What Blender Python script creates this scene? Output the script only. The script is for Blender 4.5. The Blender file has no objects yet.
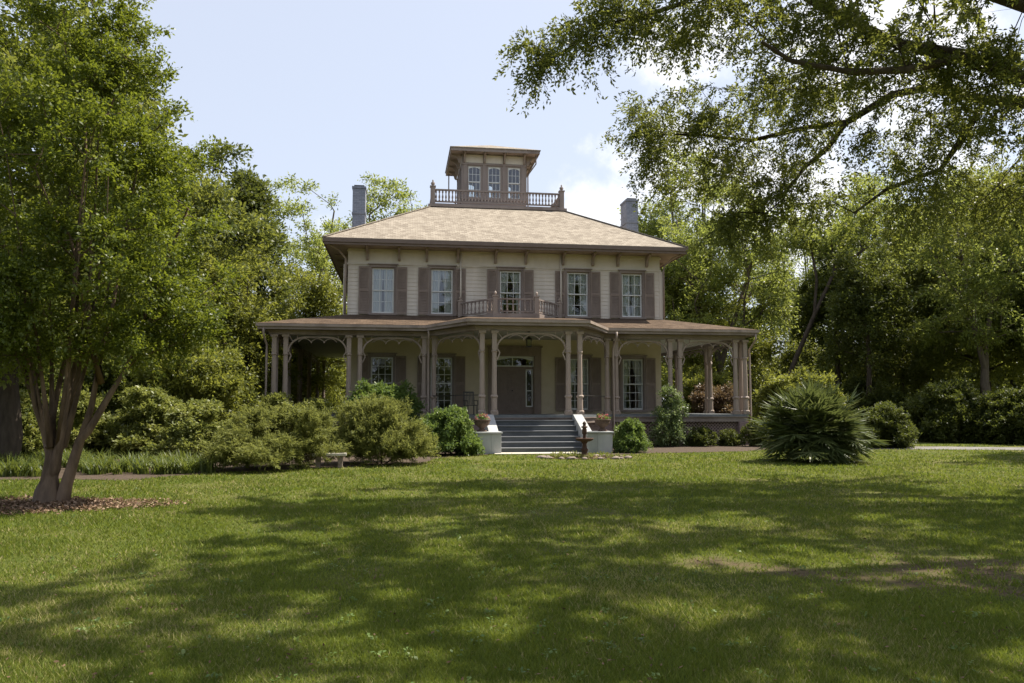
import bpy, math, random
import numpy as np
from mathutils import Vector, Matrix, noise as mnoise

R = math.radians
S = bpy.context.scene
COL = S.collection
rng = np.random.default_rng(7)
random.seed(7)

# ------------------------------------------------------------------ camera
EYE = 1.5
F = 796.0
cam_d = bpy.data.cameras.new('camera')
cam_d.sensor_width = 36.0
cam_d.lens = 36.0 * F / 1024.0
cam_d.clip_start = 0.05
cam_d.clip_end = 5000
cam = bpy.data.objects.new('camera', cam_d)
COL.objects.link(cam)
cam.location = (0, 0, EYE)
cam.rotation_euler = (R(90 + 4.78), 0, 0)
S.camera = cam

# ------------------------------------------------------------------ sky, sun, exposure
SUN_EL, SUN_AZ = R(58), R(65)          # azimuth from +Y (view direction) towards +X (right)
sun_dir = Vector((math.sin(SUN_AZ) * math.cos(SUN_EL), math.cos(SUN_AZ) * math.cos(SUN_EL), math.sin(SUN_EL)))

world = bpy.data.worlds.new('World')
S.world = world
world.use_nodes = True
wn, wl = world.node_tree.nodes, world.node_tree.links
wn.clear()
w_out = wn.new('ShaderNodeOutputWorld')
w_bg = wn.new('ShaderNodeBackground')
w_bg.inputs['Strength'].default_value = 0.12
sky = wn.new('ShaderNodeTexSky')
sky.sky_type = 'NISHITA'
sky.sun_disc = False
sky.sun_elevation = SUN_EL
sky.sun_rotation = SUN_AZ
sky.air_density = 1.0
sky.dust_density = 2.0
sky.ozone_density = 1.0
tc = wn.new('ShaderNodeTexCoord')


def cloud_blob(px, py, sx, sz):
    """soft mask round one direction of the sky"""
    d = Vector(((px - 512) / F, 1.0, (408 - py) / F)).normalized()
    sub = wn.new('ShaderNodeVectorMath'); sub.operation = 'SUBTRACT'
    wl.new(tc.outputs['Generated'], sub.inputs[0]); sub.inputs[1].default_value = d
    mul = wn.new('ShaderNodeVectorMath'); mul.operation = 'MULTIPLY'
    wl.new(sub.outputs[0], mul.inputs[0]); mul.inputs[1].default_value = (1 / sx, 1 / sx, 1 / sz)
    ln = wn.new('ShaderNodeVectorMath'); ln.operation = 'LENGTH'
    wl.new(mul.outputs[0], ln.inputs[0])
    mr = wn.new('ShaderNodeMapRange'); mr.inputs['From Min'].default_value = 1.15; mr.inputs['From Max'].default_value = 0.1
    wl.new(ln.outputs['Value'], mr.inputs['Value'])
    return mr.outputs[0]


def wmath(op, a, b):
    m = wn.new('ShaderNodeMath'); m.operation = op
    for i, v in enumerate((a, b)):
        if isinstance(v, (int, float)):
            m.inputs[i].default_value = v
        else:
            wl.new(v, m.inputs[i])
    return m.outputs[0]


blobs = [cloud_blob(605, 208, .11, .065), cloud_blob(700, 160, .15, .11), cloud_blob(800, 190, .22, .17), cloud_blob(700, 40, .12, .09),
         cloud_blob(330, 235, .07, .05), cloud_blob(345, 290, .10, .06), cloud_blob(900, 60, .2, .2)]
bm = blobs[0]
for b in blobs[1:]:
    bm = wmath('MAXIMUM', bm, b)
wno = wn.new('ShaderNodeTexNoise'); wno.inputs['Scale'].default_value = 9.0; wno.inputs['Detail'].default_value = 7; wno.inputs['Roughness'].default_value = .6
wl.new(tc.outputs['Generated'], wno.inputs['Vector'])
cm = wmath('ADD', bm, wmath('MULTIPLY', wmath('SUBTRACT', wno.outputs['Fac'], .5), 2.2))
mr = wn.new('ShaderNodeMapRange'); mr.interpolation_type = 'SMOOTHSTEP'
mr.inputs['From Min'].default_value = .40; mr.inputs['From Max'].default_value = .95; mr.inputs['To Max'].default_value = .9
wl.new(cm, mr.inputs['Value'])
veil = wn.new('ShaderNodeMix'); veil.data_type = 'RGBA'
veil.inputs[0].default_value = .70
veil.inputs[7].default_value = (3.55, 3.75, 4.25, 1)
wl.new(sky.outputs[0], veil.inputs[6])
cmix = wn.new('ShaderNodeMix'); cmix.data_type = 'RGBA'
wl.new(mr.outputs[0], cmix.inputs[0])
wl.new(veil.outputs[2], cmix.inputs[6])
cmix.inputs[7].default_value = (5.4, 5.4, 5.5, 1)
wl.new(cmix.outputs[2], w_bg.inputs['Color'])
wl.new(w_bg.outputs[0], w_out.inputs['Surface'])

sun_d = bpy.data.lights.new('sun', 'SUN')
sun_d.energy = 4.8
sun_d.angle = R(.55)
sun_d.color = (1.0, .93, .80)
sun_o = bpy.data.objects.new('sun', sun_d)
COL.objects.link(sun_o)
sun_o.location = (20, 10, 40)
sun_o.rotation_euler = sun_dir.to_track_quat('Z', 'Y').to_euler()

S.view_settings.view_transform = 'Standard'
S.view_settings.look = 'None'
S.view_settings.gamma = 1
S.view_settings.use_curve_mapping = False
S.view_settings.exposure = 0.95
S.render.engine = 'CYCLES'
S.cycles.max_bounces = 8
S.cycles.use_denoising = True
S.cycles.denoiser = 'OPENIMAGEDENOISE'
S.cycles.denoising_input_passes = 'RGB_ALBEDO_NORMAL'
S.cycles.denoising_prefilter = 'NONE'
S.cycles.transparent_max_bounces = 12


# ------------------------------------------------------------------ materials
def new_mat(name):
    m = bpy.data.materials.new(name)
    m.use_nodes = True
    nt = m.node_tree
    nt.nodes.clear()
    out = nt.nodes.new('ShaderNodeOutputMaterial')
    return m, nt.nodes, nt.links, out


def ramp(nodes, stops):
    r = nodes.new('ShaderNodeValToRGB')
    e = r.color_ramp.elements
    while len(e) < len(stops):
        e.new(.5)
    for i, (p, c) in enumerate(stops):
        e[i].position = p
        e[i].color = (*c, 1)
    return r


def surf(name, c1, c2, scale=6.0, rough=.7, bump=.15, stretch=(1, 1, 1), bscale=None, spec=.3, dirt_or_sun=None):
    """painted or weathered surface: two tones broken up by noise, plus fine bump"""
    m, n, l, out = new_mat(name)
    p = n.new('ShaderNodeBsdfPrincipled')
    p.inputs['Roughness'].default_value = rough
    p.inputs['Specular IOR Level'].default_value = spec
    t = n.new('ShaderNodeTexCoord')
    mp = n.new('ShaderNodeMapping'); mp.inputs['Scale'].default_value = stretch
    l.new(t.outputs['Object'], mp.inputs['Vector'])
    no = n.new('ShaderNodeTexNoise'); no.inputs['Scale'].default_value = scale; no.inputs['Detail'].default_value = 6; no.inputs['Roughness'].default_value = .65
    l.new(mp.outputs[0], no.inputs['Vector'])
    r = ramp(n, [(.3, c1), (.7, c2)])
    l.new(no.outputs['Fac'], r.inputs[0])
    col = r.outputs[0]
    if dirt_or_sun:  # overlay tone: dirt on most surfaces, painted sun streaks on the steps
        n2 = n.new('ShaderNodeTexNoise'); n2.inputs['Scale'].default_value = scale * .23; n2.inputs['Detail'].default_value = 8
        l.new(mp.outputs[0], n2.inputs['Vector'])
        r2 = ramp(n, [(.5, (0, 0, 0)), (.72, (1, 1, 1))])
        l.new(n2.outputs['Fac'], r2.inputs[0])
        mx = n.new('ShaderNodeMix'); mx.data_type = 'RGBA'
        l.new(r2.outputs[0], mx.inputs[0]); l.new(col, mx.inputs[6]); mx.inputs[7].default_value = (*dirt_or_sun, 1)
        col = mx.outputs[2]
    l.new(col, p.inputs['Base Color'])
    nb = n.new('ShaderNodeTexNoise'); nb.inputs['Scale'].default_value = bscale or scale * 5; nb.inputs['Detail'].default_value = 4
    l.new(mp.outputs[0], nb.inputs['Vector'])
    b = n.new('ShaderNodeBump'); b.inputs['Strength'].default_value = bump; b.inputs['Distance'].default_value = .02
    l.new(nb.outputs['Fac'], b.inputs['Height'])
    l.new(b.outputs[0], p.inputs['Normal'])
    l.new(p.outputs[0], out.inputs[0])
    return m


def leaf_mat(name, stops, trans=(.22, .34, .05), tmix=.42, rough=.45, spec=.35, gain=1.0):
    stops = [(p_, tuple(min(.9, v * gain) for v in c_)) for p_, c_ in stops]
    trans = tuple(min(.9, v * (1 + (gain - 1) * .6)) for v in trans)
    m, n, l, out = new_mat(name)
    a = n.new('ShaderNodeAttribute'); a.attribute_name = 'rnd'
    r = ramp(n, stops)
    l.new(a.outputs['Fac'], r.inputs[0])
    p = n.new('ShaderNodeBsdfPrincipled')
    p.inputs['Roughness'].default_value = rough
    p.inputs['Specular IOR Level'].default_value = spec
    l.new(r.outputs[0], p.inputs['Base Color'])
    t = n.new('ShaderNodeBsdfTranslucent')
    mx = n.new('ShaderNodeMix'); mx.data_type = 'RGBA'; mx.inputs[0].default_value = .55
    l.new(r.outputs[0], mx.inputs[6]); mx.inputs[7].default_value = (*trans, 1)
    l.new(mx.outputs[2], t.inputs['Color'])
    ms = n.new('ShaderNodeMixShader'); ms.inputs[0].default_value = tmix
    l.new(p.outputs[0], ms.inputs[1]); l.new(t.outputs[0], ms.inputs[2])
    l.new(ms.outputs[0], out.inputs[0])
    return m


def shingle_mat(name, tones, course, size=.2, gap=(.05, .04, .03)):
    """courses of split shingles: each shingle has its own tone; courses run level on every slope"""
    m, n, l, out = new_mat(name)
    t = n.new('ShaderNodeTexCoord')
    g = n.new('ShaderNodeNewGeometry')
    sx = n.new('ShaderNodeSeparateXYZ'); l.new(t.outputs['Object'], sx.inputs[0])
    # which way does the slope face in the house's own axes
    vt = n.new('ShaderNodeVectorTransform'); vt.vector_type = 'NORMAL'; vt.convert_from = 'WORLD'; vt.convert_to = 'OBJECT'
    l.new(g.outputs['True Normal'], vt.inputs[0])
    sn = n.new('ShaderNodeSeparateXYZ'); l.new(vt.outputs[0], sn.inputs[0])

    def mt(op, a, b=None):
        k = n.new('ShaderNodeMath'); k.operation = op
        for i, v in enumerate((a, b)):
            if v is None: continue
            if isinstance(v, (int, float)): k.inputs[i].default_value = v
            else: l.new(v, k.inputs[i])
        return k.outputs[0]
    side = mt('GREATER_THAN', mt('ABSOLUTE', sn.outputs[0]), mt('ABSOLUTE', sn.outputs[1]))
    along = n.new('ShaderNodeMix'); along.data_type = 'FLOAT'
    l.new(side, along.inputs[0]); l.new(sx.outputs[0], along.inputs[2]); l.new(sx.outputs[1], along.inputs[3])
    row = mt('DIVIDE', sx.outputs[2], course)
    cv = n.new('ShaderNodeCombineXYZ')
    l.new(mt('DIVIDE', along.outputs[0], size), cv.inputs[0]); l.new(row, cv.inputs[1])
    br = n.new('ShaderNodeTexBrick')
    br.inputs['Scale'].default_value = 1.0
    br.inputs['Brick Width'].default_value = 1.0; br.inputs['Row Height'].default_value = 1.0
    br.inputs['Mortar Size'].default_value = .03; br.inputs['Mortar Smooth'].default_value = .3; br.inputs['Bias'].default_value = 0
    br.inputs['Color1'].default_value = (0, 0, 0, 1); br.inputs['Color2'].default_value = (1, 1, 1, 1); br.inputs['Mortar'].default_value = (.5, .5, .5, 1)
    l.new(cv.outputs[0], br.inputs['Vector'])
    no = n.new('ShaderNodeTexNoise'); no.inputs['Scale'].default_value = .22; no.inputs['Detail'].default_value = 9; no.inputs['Roughness'].default_value = .78
    l.new(cv.outputs[0], no.inputs['Vector'])
    v = mt('ADD', mt('MULTIPLY', br.outputs['Color'], .34), mt('MULTIPLY', no.outputs['Fac'], .68))
    r = ramp(n, tones); l.new(v, r.inputs[0])
    mx = n.new('ShaderNodeMix'); mx.data_type = 'RGBA'
    l.new(br.outputs['Fac'], mx.inputs[0]); l.new(r.outputs[0], mx.inputs[6]); mx.inputs[7].default_value = (*gap, 1)
    p = n.new('ShaderNodeBsdfPrincipled'); p.inputs['Roughness'].default_value = .9; p.inputs['Specular IOR Level'].default_value = .1
    l.new(mx.outputs[2], p.inputs['Base Color'])
    b = n.new('ShaderNodeBump'); b.inputs['Strength'].default_value = .6; b.inputs['Distance'].default_value = .03
    fr = mt('FRACT', row)
    l.new(mt('ADD', mt('MULTIPLY', fr, -1.0), mt('MULTIPLY', br.outputs['Color'], .5)), b.inputs['Height'])
    l.new(b.outputs[0], p.inputs['Normal'])
    l.new(p.outputs[0], out.inputs[0])
    return m


def glass_mat():
    m, n, l, out = new_mat('window glass')
    tr = n.new('ShaderNodeBsdfTransparent'); tr.inputs['Color'].default_value = (.80, .84, .84, 1)
    gl = n.new('ShaderNodeBsdfGlossy'); gl.inputs['Roughness'].default_value = .02; gl.inputs['Color'].default_value = (.9, .93, 1, 1)
    t = n.new('ShaderNodeTexCoord'); no = n.new('ShaderNodeTexNoise'); no.inputs['Scale'].default_value = 2.5; no.inputs['Detail'].default_value = 2
    l.new(t.outputs['Object'], no.inputs['Vector'])
    b = n.new('ShaderNodeBump'); b.inputs['Strength'].default_value = .10; b.inputs['Distance'].default_value = .02
    l.new(no.outputs['Fac'], b.inputs['Height']); l.new(b.outputs[0], gl.inputs['Normal'])
    fr = n.new('ShaderNodeFresnel'); fr.inputs['IOR'].default_value = 1.5
    ad = n.new('ShaderNodeMath'); ad.operation = 'MULTIPLY_ADD'; ad.inputs[1].default_value = 1.6; ad.inputs[2].default_value = .05
    l.new(fr.outputs[0], ad.inputs[0])
    ms = n.new('ShaderNodeMixShader'); l.new(ad.outputs[0], ms.inputs[0]); l.new(tr.outputs[0], ms.inputs[1]); l.new(gl.outputs[0], ms.inputs[2])
    l.new(ms.outputs[0], out.inputs[0])
    return m


M = {}
M['siding'] = surf('cream siding', (.61, .54, .465), (.68, .61, .535), 3, .75, .1, (1, 1, .16), dirt_or_sun=(.42, .37, .30))
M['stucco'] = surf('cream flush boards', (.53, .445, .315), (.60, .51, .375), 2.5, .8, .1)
M['frieze'] = surf('cream frieze board', (.64, .57, .49), (.70, .63, .545), 4, .7, .05, (1, 1, .3), dirt_or_sun=(.54, .475, .375))
M['trim'] = surf('mauve brown trim paint', (.248, .20, .176), (.298, .243, .215), 5, .6, .12, (1, 1, .3), dirt_or_sun=(.165, .125, .105))
M['column'] = surf('mauve column paint', (.31, .245, .205), (.375, .30, .255), 6, .55, .1, (1, 1, .3), dirt_or_sun=(.21, .165, .14))
M['fascia'] = surf('brown fascia paint', (.15, .108, .085), (.19, .138, .11), 4, .55, .08)
M['shutter'] = surf('shutter brown paint', (.225, .172, .142), (.285, .223, .186), 6, .65, .15, (1, 1, .4), dirt_or_sun=(.17, .125, .105))
M['white'] = surf('white sash paint', (.62, .62, .60), (.72, .72, .70), 8, .5, .05)
M['glass'] = glass_mat()
M['curtain'] = surf('white curtain cloth', (.62, .62, .60), (.75, .75, .72), 4, .95, .2, (6, 6, .6))
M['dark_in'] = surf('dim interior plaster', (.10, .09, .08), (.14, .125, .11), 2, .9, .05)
M['roof'] = shingle_mat('tan wood shingles', [(.15, (.145, .120, .095)), (.38, (.235, .20, .16)), (.6, (.30, .26, .21)), (.9, (.40, .35, .285))], .075, .21, (.16, .125, .095))
M['porch_roof'] = shingle_mat('brown porch shingles', [(.15, (.045, .03, .02)), (.45, (.085, .058, .04)), (.8, (.15, .105, .072))], .03, .25)
M['ceiling'] = surf('pale porch ceiling paint', (.44, .43, .35), (.50, .48, .40), 3, .7, .05, (1, 8, 1))
M['floor'] = surf('grey porch floor paint', (.13, .14, .15), (.18, .19, .20), 5, .5, .1)
M['step'] = surf('slate blue step paint', (.068, .074, .082), (.10, .107, .115), 6, .6, .12, (.35, 1, 1), dirt_or_sun=(.17, .175, .18))  # pale overlay streaks imitate sunlight lying across the steps
M['tread'] = surf('worn grey tread paint with painted sun', (.13, .137, .15), (.20, .205, .215), 5, .6, .15, (.3, 1.4, 1), dirt_or_sun=(.27, .27, .27))  # lighter than the risers: sunlight on the treads is put into the colour
M['stone'] = surf('white painted masonry', (.37, .375, .38), (.46, .46, .45), 5, .75, .25, (1, 1, .35), dirt_or_sun=(.27, .275, .26))
M['chimney'] = shingle_mat('grey painted brick', [(.15, (.17, .18, .21)), (.5, (.24, .25, .29)), (.9, (.30, .31, .35))], .085, .24, (.15, .155, .18))
M['lattice'] = surf('mauve lattice paint', (.24, .175, .155), (.31, .23, .20), 9, .7, .1)
M['brick'] = shingle_mat('brown pier brick', [(.15, (.14, .09, .08)), (.5, (.24, .17, .16)), (.9, (.32, .25, .235))], .08, .22, (.22, .20, .18))
M['under'] = surf('crawl space shade', (.02, .018, .015), (.035, .03, .025), 2, .95, .1)  # near black stands in for the shade below the porch floor
M['door'] = surf('mauve brown door paint', (.185, .14, .115), (.235, .18, .15), 6, .5, .1)
M['metal'] = surf('dark iron', (.03, .028, .026), (.05, .045, .04), 12, .45, .1, spec=.5)
M['rust'] = surf('rusty iron', (.06, .034, .024), (.11, .060, .04), 14, .8, .35, dirt_or_sun=(.045, .032, .026))
M['terracotta'] = surf('weathered terracotta', (.085, .055, .042), (.15, .10, .075), 12, .85, .25)
M['bark'] = surf('grey brown bark', (.085, .068, .052), (.17, .14, .11), 5, .9, .9, (1, 1, .25), 14, spec=.1)
M['bark_dark'] = surf('dark bark', (.045, .036, .028), (.10, .08, .062), 6, .95, .9, (1, 1, .25), 16, spec=.1)
M['bark_crape'] = surf('smooth tan bark', (.050, .034, .024), (.25, .175, .12), 4.5, .75, .7, (1, 1, .22), 11, spec=.12, dirt_or_sun=(.13, .10, .075))
M['gravel'] = surf('pale gravel', (.14, .13, .12), (.25, .235, .22), 3, .95, .8, bscale=40, dirt_or_sun=(.11, .095, .075))
M['rock'] = surf('pale field stone', (.17, .13, .11), (.30, .245, .21), 9, .9, .5)
M['litter'] = leaf_mat('dry leaf litter', [(0, (.07, .042, .026)), (.4, (.15, .094, .06)), (.75, (.25, .165, .11)), (1, (.40, .29, .21))], (.3, .2, .1), .12, .8, .1)
M['mulch'] = surf('red brown mulch', (.045, .032, .022), (.105, .074, .052), 9, .95, .9, bscale=45)
M['slab'] = surf('pale concrete', (.46, .42, .36), (.56, .52, .45), 8, .9, .3)


def two(a, b, c, d):
    return [(0, a), (.4, b), (.75, c), (1, d)]


M['lf_crape'] = leaf_mat('crape myrtle leaves', two((.040, .058, .010), (.062, .086, .013), (.085, .110, .016), (.130, .145, .024)), (.28, .32, .025), .45, gain=1.25)
M['lf_oak'] = leaf_mat('oak leaves', two((.034, .046, .013), (.054, .070, .018), (.074, .092, .024), (.115, .125, .035)), (.26, .27, .04), .5, .45, .3, gain=1.5)
M['lf_pecan'] = leaf_mat('light green leaves', two((.070, .100, .024), (.105, .138, .032), (.140, .168, .042), (.190, .205, .058)), (.44, .48, .09), .54, gain=1.15)
M['lf_dark'] = leaf_mat('dark glossy leaves', two((.036, .050, .012), (.056, .074, .017), (.084, .102, .023), (.12, .13, .034)), (.22, .25, .035), .38, .5, .25)
M['lf_yellow'] = leaf_mat('yellow green leaves', two((.065, .080, .018), (.10, .118, .026), (.135, .15, .032), (.18, .19, .05)), (.38, .39, .055), .48, gain=1.2)
M['lf_azalea'] = leaf_mat('azalea leaves', two((.052, .064, .018), (.092, .108, .028), (.14, .15, .042), (.20, .19, .07)), (.30, .32, .06), .38, gain=1.6)
M['lf_feather'] = leaf_mat('soft grey green leaves', two((.076, .090, .024), (.118, .134, .035), (.162, .178, .048), (.23, .235, .080)), (.36, .37, .085), .42, .6, .2, gain=1.22)
M['lf_broad'] = leaf_mat('broad bright leaves', two((.040, .068, .018), (.065, .105, .026), (.10, .145, .038), (.17, .20, .07)), (.26, .34, .06), .36, .45, .3, gain=1.45)
M['lf_red'] = leaf_mat('reddish leaves', two((.075, .050, .034), (.115, .075, .05), (.15, .105, .06), (.17, .15, .07)), (.28, .19, .08), .35)
M['lf_rose'] = leaf_mat('rose leaves', two((.042, .064, .024), (.065, .095, .034), (.105, .135, .055), (.22, .24, .15)), (.24, .30, .08), .40, .4, .35, gain=1.6)
M['lf_palm'] = leaf_mat('palmetto fronds', two((.030, .044, .016), (.050, .068, .022), (.085, .10, .034), (.16, .16, .075)), (.18, .21, .05), .25, .45, .28, gain=1.4)
M['lf_lily'] = leaf_mat('strap leaves', two((.040, .062, .014), (.070, .098, .020), (.105, .135, .028), (.17, .185, .06)), (.30, .35, .05), .38, .45, .3)
M['grass'] = leaf_mat('mown grass', two((.050, .082, .014), (.104, .138, .021), (.172, .203, .034), (.30, .265, .115)), (.33, .39, .04), .36, .6, .15)
M['bloom'] = leaf_mat('pink blossoms', two((.35, .07, .08), (.45, .12, .13), (.55, .22, .22), (.62, .38, .36)), (.6, .2, .2), .3, .6, .2)


# ------------------------------------------------------------------ mesh helpers
class MB:
    def __init__(self):
        self.v, self.f, self.m = [], [], []

    def add(self, vs, fs, T=None, mi=0):
        b = len(self.v)
        for p in vs:
            p = Vector(p)
            self.v.append(tuple(T @ p) if T is not None else tuple(p))
        for f in fs:
            self.f.append([b + i for i in f]); self.m.append(mi)
        return self

    def box(self, x0, x1, y0, y1, z0, z1, T=None, mi=0):
        vs = [(x0, y0, z0), (x1, y0, z0), (x1, y1, z0), (x0, y1, z0), (x0, y0, z1), (x1, y0, z1), (x1, y1, z1), (x0, y1, z1)]
        fs = [(0, 3, 2, 1), (4, 5, 6, 7), (0, 1, 5, 4), (1, 2, 6, 5), (2, 3, 7, 6), (3, 0, 4, 7)]
        return self.add(vs, fs, T, mi)

    def prism(self, poly, z0, z1, T=None, mi=0):
        """poly counter-clockwise seen from above"""
        n = len(poly)
        vs = [(x, y, z0) for x, y in poly] + [(x, y, z1) for x, y in poly]
        fs = [tuple(range(n - 1, -1, -1)), tuple(range(n, 2 * n))] + [(i, (i + 1) % n, n + (i + 1) % n, n + i) for i in range(n)]
        return self.add(vs, fs, T, mi)

    def lathe(self, prof, seg=8, T=None, rot=0.0, square=False, mi=0):
        """prof = [(r, z)...] upward"""
        vs, fs = [], []
        for r, z in prof:
            for k in range(seg):
                a = rot + 2 * math.pi * k / seg
                vs.append((r * math.cos(a), r * math.sin(a), z))
        for i in range(len(prof) - 1):
            for k in range(seg):
                a, b = i * seg + k, i * seg + (k + 1) % seg
                fs.append((a, b, b + seg, a + seg))
        fs.append(tuple(range(seg - 1, -1, -1)))
        fs.append(tuple(range((len(prof) - 1) * seg, len(prof) * seg)))
        return self.add(vs, fs, T, mi)

    def bar(self, a, b, w, h, T=None, mi=0, up=(0, 0, 1)):
        a, b = Vector(a), Vector(b)
        d = (b - a).normalized(); u = Vector(up)
        s = d.cross(u)
        if s.length < 1e-4: s = d.cross(Vector((1, 0, 0)))
        s.normalize(); t = s.cross(d)
        vs = []
        for p in (a, b):
            for i, j in ((-1, -1), (1, -1), (1, 1), (-1, 1)):
                vs.append(p + s * (i * w / 2) + t * (j * h / 2))
        fs = [(0, 1, 2, 3), (7, 6, 5, 4), (0, 4, 5, 1), (1, 5, 6, 2), (2, 6, 7, 3), (3, 7, 4, 0)]
        return self.add(vs, fs, T, mi)

    def tube(self, pts, r, seg=8, T=None, mi=0):
        pts = [Vector(p) for p in pts]
        rs = r if isinstance(r, (list, tuple)) else [r] * len(pts)
        vs, fs = [], []
        ref = Vector((0.13, 0.31, .94))
        for i, p in enumerate(pts):
            d = (pts[min(i + 1, len(pts) - 1)] - pts[max(i - 1, 0)]).normalized()
            s = d.cross(ref)
            if s.length < .05: s = d.cross(Vector((1, 0, 0)))
            s.normalize(); t = s.cross(d)
            for k in range(seg):
                a = 2 * math.pi * k / seg
                vs.append(p + (s * math.cos(a) + t * math.sin(a)) * rs[i])
        for i in range(len(pts) - 1):
            for k in range(seg):
                a, b = i * seg + k, i * seg + (k + 1) % seg
                fs.append((a, b, b + seg, a + seg))
        fs.append(tuple(range(seg - 1, -1, -1))); fs.append(tuple(range((len(pts) - 1) * seg, len(pts) * seg)))
        return self.add(vs, fs, T, mi)

    def mesh(self, name, mats, smooth=False, bevel=0):
        me = bpy.data.meshes.new(name)
        me.from_pydata(self.v, [], self.f)
        for mt in (mats if isinstance(mats, (list, tuple)) else [mats]):
            me.materials.append(mt)
        if any(self.m):
            me.polygons.foreach_set('material_index', self.m)
        if smooth:
            me.polygons.foreach_set('use_smooth', [True] * len(me.polygons))
        me.validate(); me.update()
        return me

    def build(self, name, mat, parent=None, smooth=False, bevel=0):
        o = link(name, self.mesh(name, mat, smooth), parent)
        if bevel:
            b = o.modifiers.new('bevel', 'BEVEL'); b.width = bevel; b.segments = 2; b.limit_method = 'ANGLE'
        return o


def link(name, data, parent=None, loc=None):
    o = bpy.data.objects.new(name, data)
    COL.objects.link(o)
    if parent is not None: o.parent = parent
    if loc is not None: o.location = loc
    return o


def tag(o, label=None, cat=None, group=None, kind=None):
    for k, v in (('label', label), ('category', cat), ('group', group), ('kind', kind)):
        if v: o[k] = v
    return o


def thing(name, label, cat, loc=(0, 0, 0), rz=0.0, group=None):
    o = link(name, None, None, loc)
    o.rotation_euler = (0, 0, rz)
    return tag(o, label, cat, group)


def copy_tree(o, parent=None):
    kids = list(o.children)
    c = o.copy(); COL.objects.link(c)
    c.parent = parent
    for k in kids:
        copy_tree(k, c)
    return c


def np_mesh(name, V, nper, mats, rnd=None, smooth=False):
    """V: (n, nper, 3) one polygon each"""
    n = V.shape[0]
    me = bpy.data.meshes.new(name)
    me.vertices.add(n * nper)
    me.vertices.foreach_set('co', V.reshape(-1).astype(np.float32))
    me.loops.add(n * nper)
    me.loops.foreach_set('vertex_index', np.arange(n * nper, dtype=np.int32))
    me.polygons.add(n)
    me.polygons.foreach_set('loop_start', np.arange(0, n * nper, nper, dtype=np.int32))
    me.polygons.foreach_set('loop_total', np.full(n, nper, dtype=np.int32))
    if rnd is not None:
        at = me.attributes.new('rnd', 'FLOAT', 'POINT')
        at.data.foreach_set('value', np.repeat(rnd, nper).astype(np.float32))
    for m in (mats if isinstance(mats, (list, tuple)) else [mats]):
        me.materials.append(m)
    me.update(calc_edges=True)
    return me


# ------------------------------------------------------------------ plants
def unit(a):
    return a / np.maximum(np.linalg.norm(a, axis=-1, keepdims=True), 1e-9)


def leaf_cloud(rg, centers, radii, counts, sizes, up=.45, droop=.25, twigs=8, aspect=.5, tilt=.75, outward=None, spread=.13, flat=.75):
    """leaves set along short twigs that fan out from every clump centre"""
    centers = np.asarray(centers, float); k = len(centers)
    radii = np.broadcast_to(np.asarray(radii, float), (k,)); sizes = np.broadcast_to(np.asarray(sizes, float), (k,))
    counts = np.broadcast_to(np.asarray(counts, int), (k,))
    td = rg.normal(size=(k, twigs, 3)); td[:, :, 2] = td[:, :, 2] * flat + up
    if outward is not None:
        o = unit(centers - np.asarray(outward)); td += o[:, None, :] * .6
    td = unit(td)
    tl = rg.uniform(.55, 1.15, size=(k, twigs))
    ci = np.repeat(np.arange(k), counts); n = len(ci)
    ti = rg.integers(0, twigs, n)
    t = rg.random(n) ** .65
    d = td[ci, ti]; rr = radii[ci]
    p = centers[ci] + d * (t * tl[ci, ti] * rr)[:, None] + rg.normal(size=(n, 3)) * (spread * rr)[:, None]
    p[:, 2] -= droop * rr * t * t
    a = unit(d + rg.normal(size=(n, 3)) * .8 - np.array([0, 0, .35]))
    nn = unit(np.array([0, 0, 1.0]) + rg.normal(size=(n, 3)) * tilt)
    b = unit(np.cross(nn, a))
    up2 = np.cross(a, b)
    L = sizes[ci] * rg.uniform(.7, 1.35, n); W = L * aspect
    V = np.empty((n, 4, 3))
    V[:, 0] = p
    V[:, 1] = p + a * (L * .45)[:, None] + b * (W * .5)[:, None] + up2 * (L * .08)[:, None]
    V[:, 2] = p + a * L[:, None]
    V[:, 3] = p + a * (L * .5)[:, None] - b * (W * .5)[:, None] + up2 * (L * .08)[:, None]
    crnd = rg.random(k)
    rnd = np.clip(crnd[ci] * .62 + rg.random(n) * .45 - .03, 0, 1)
    return V, rnd


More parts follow.
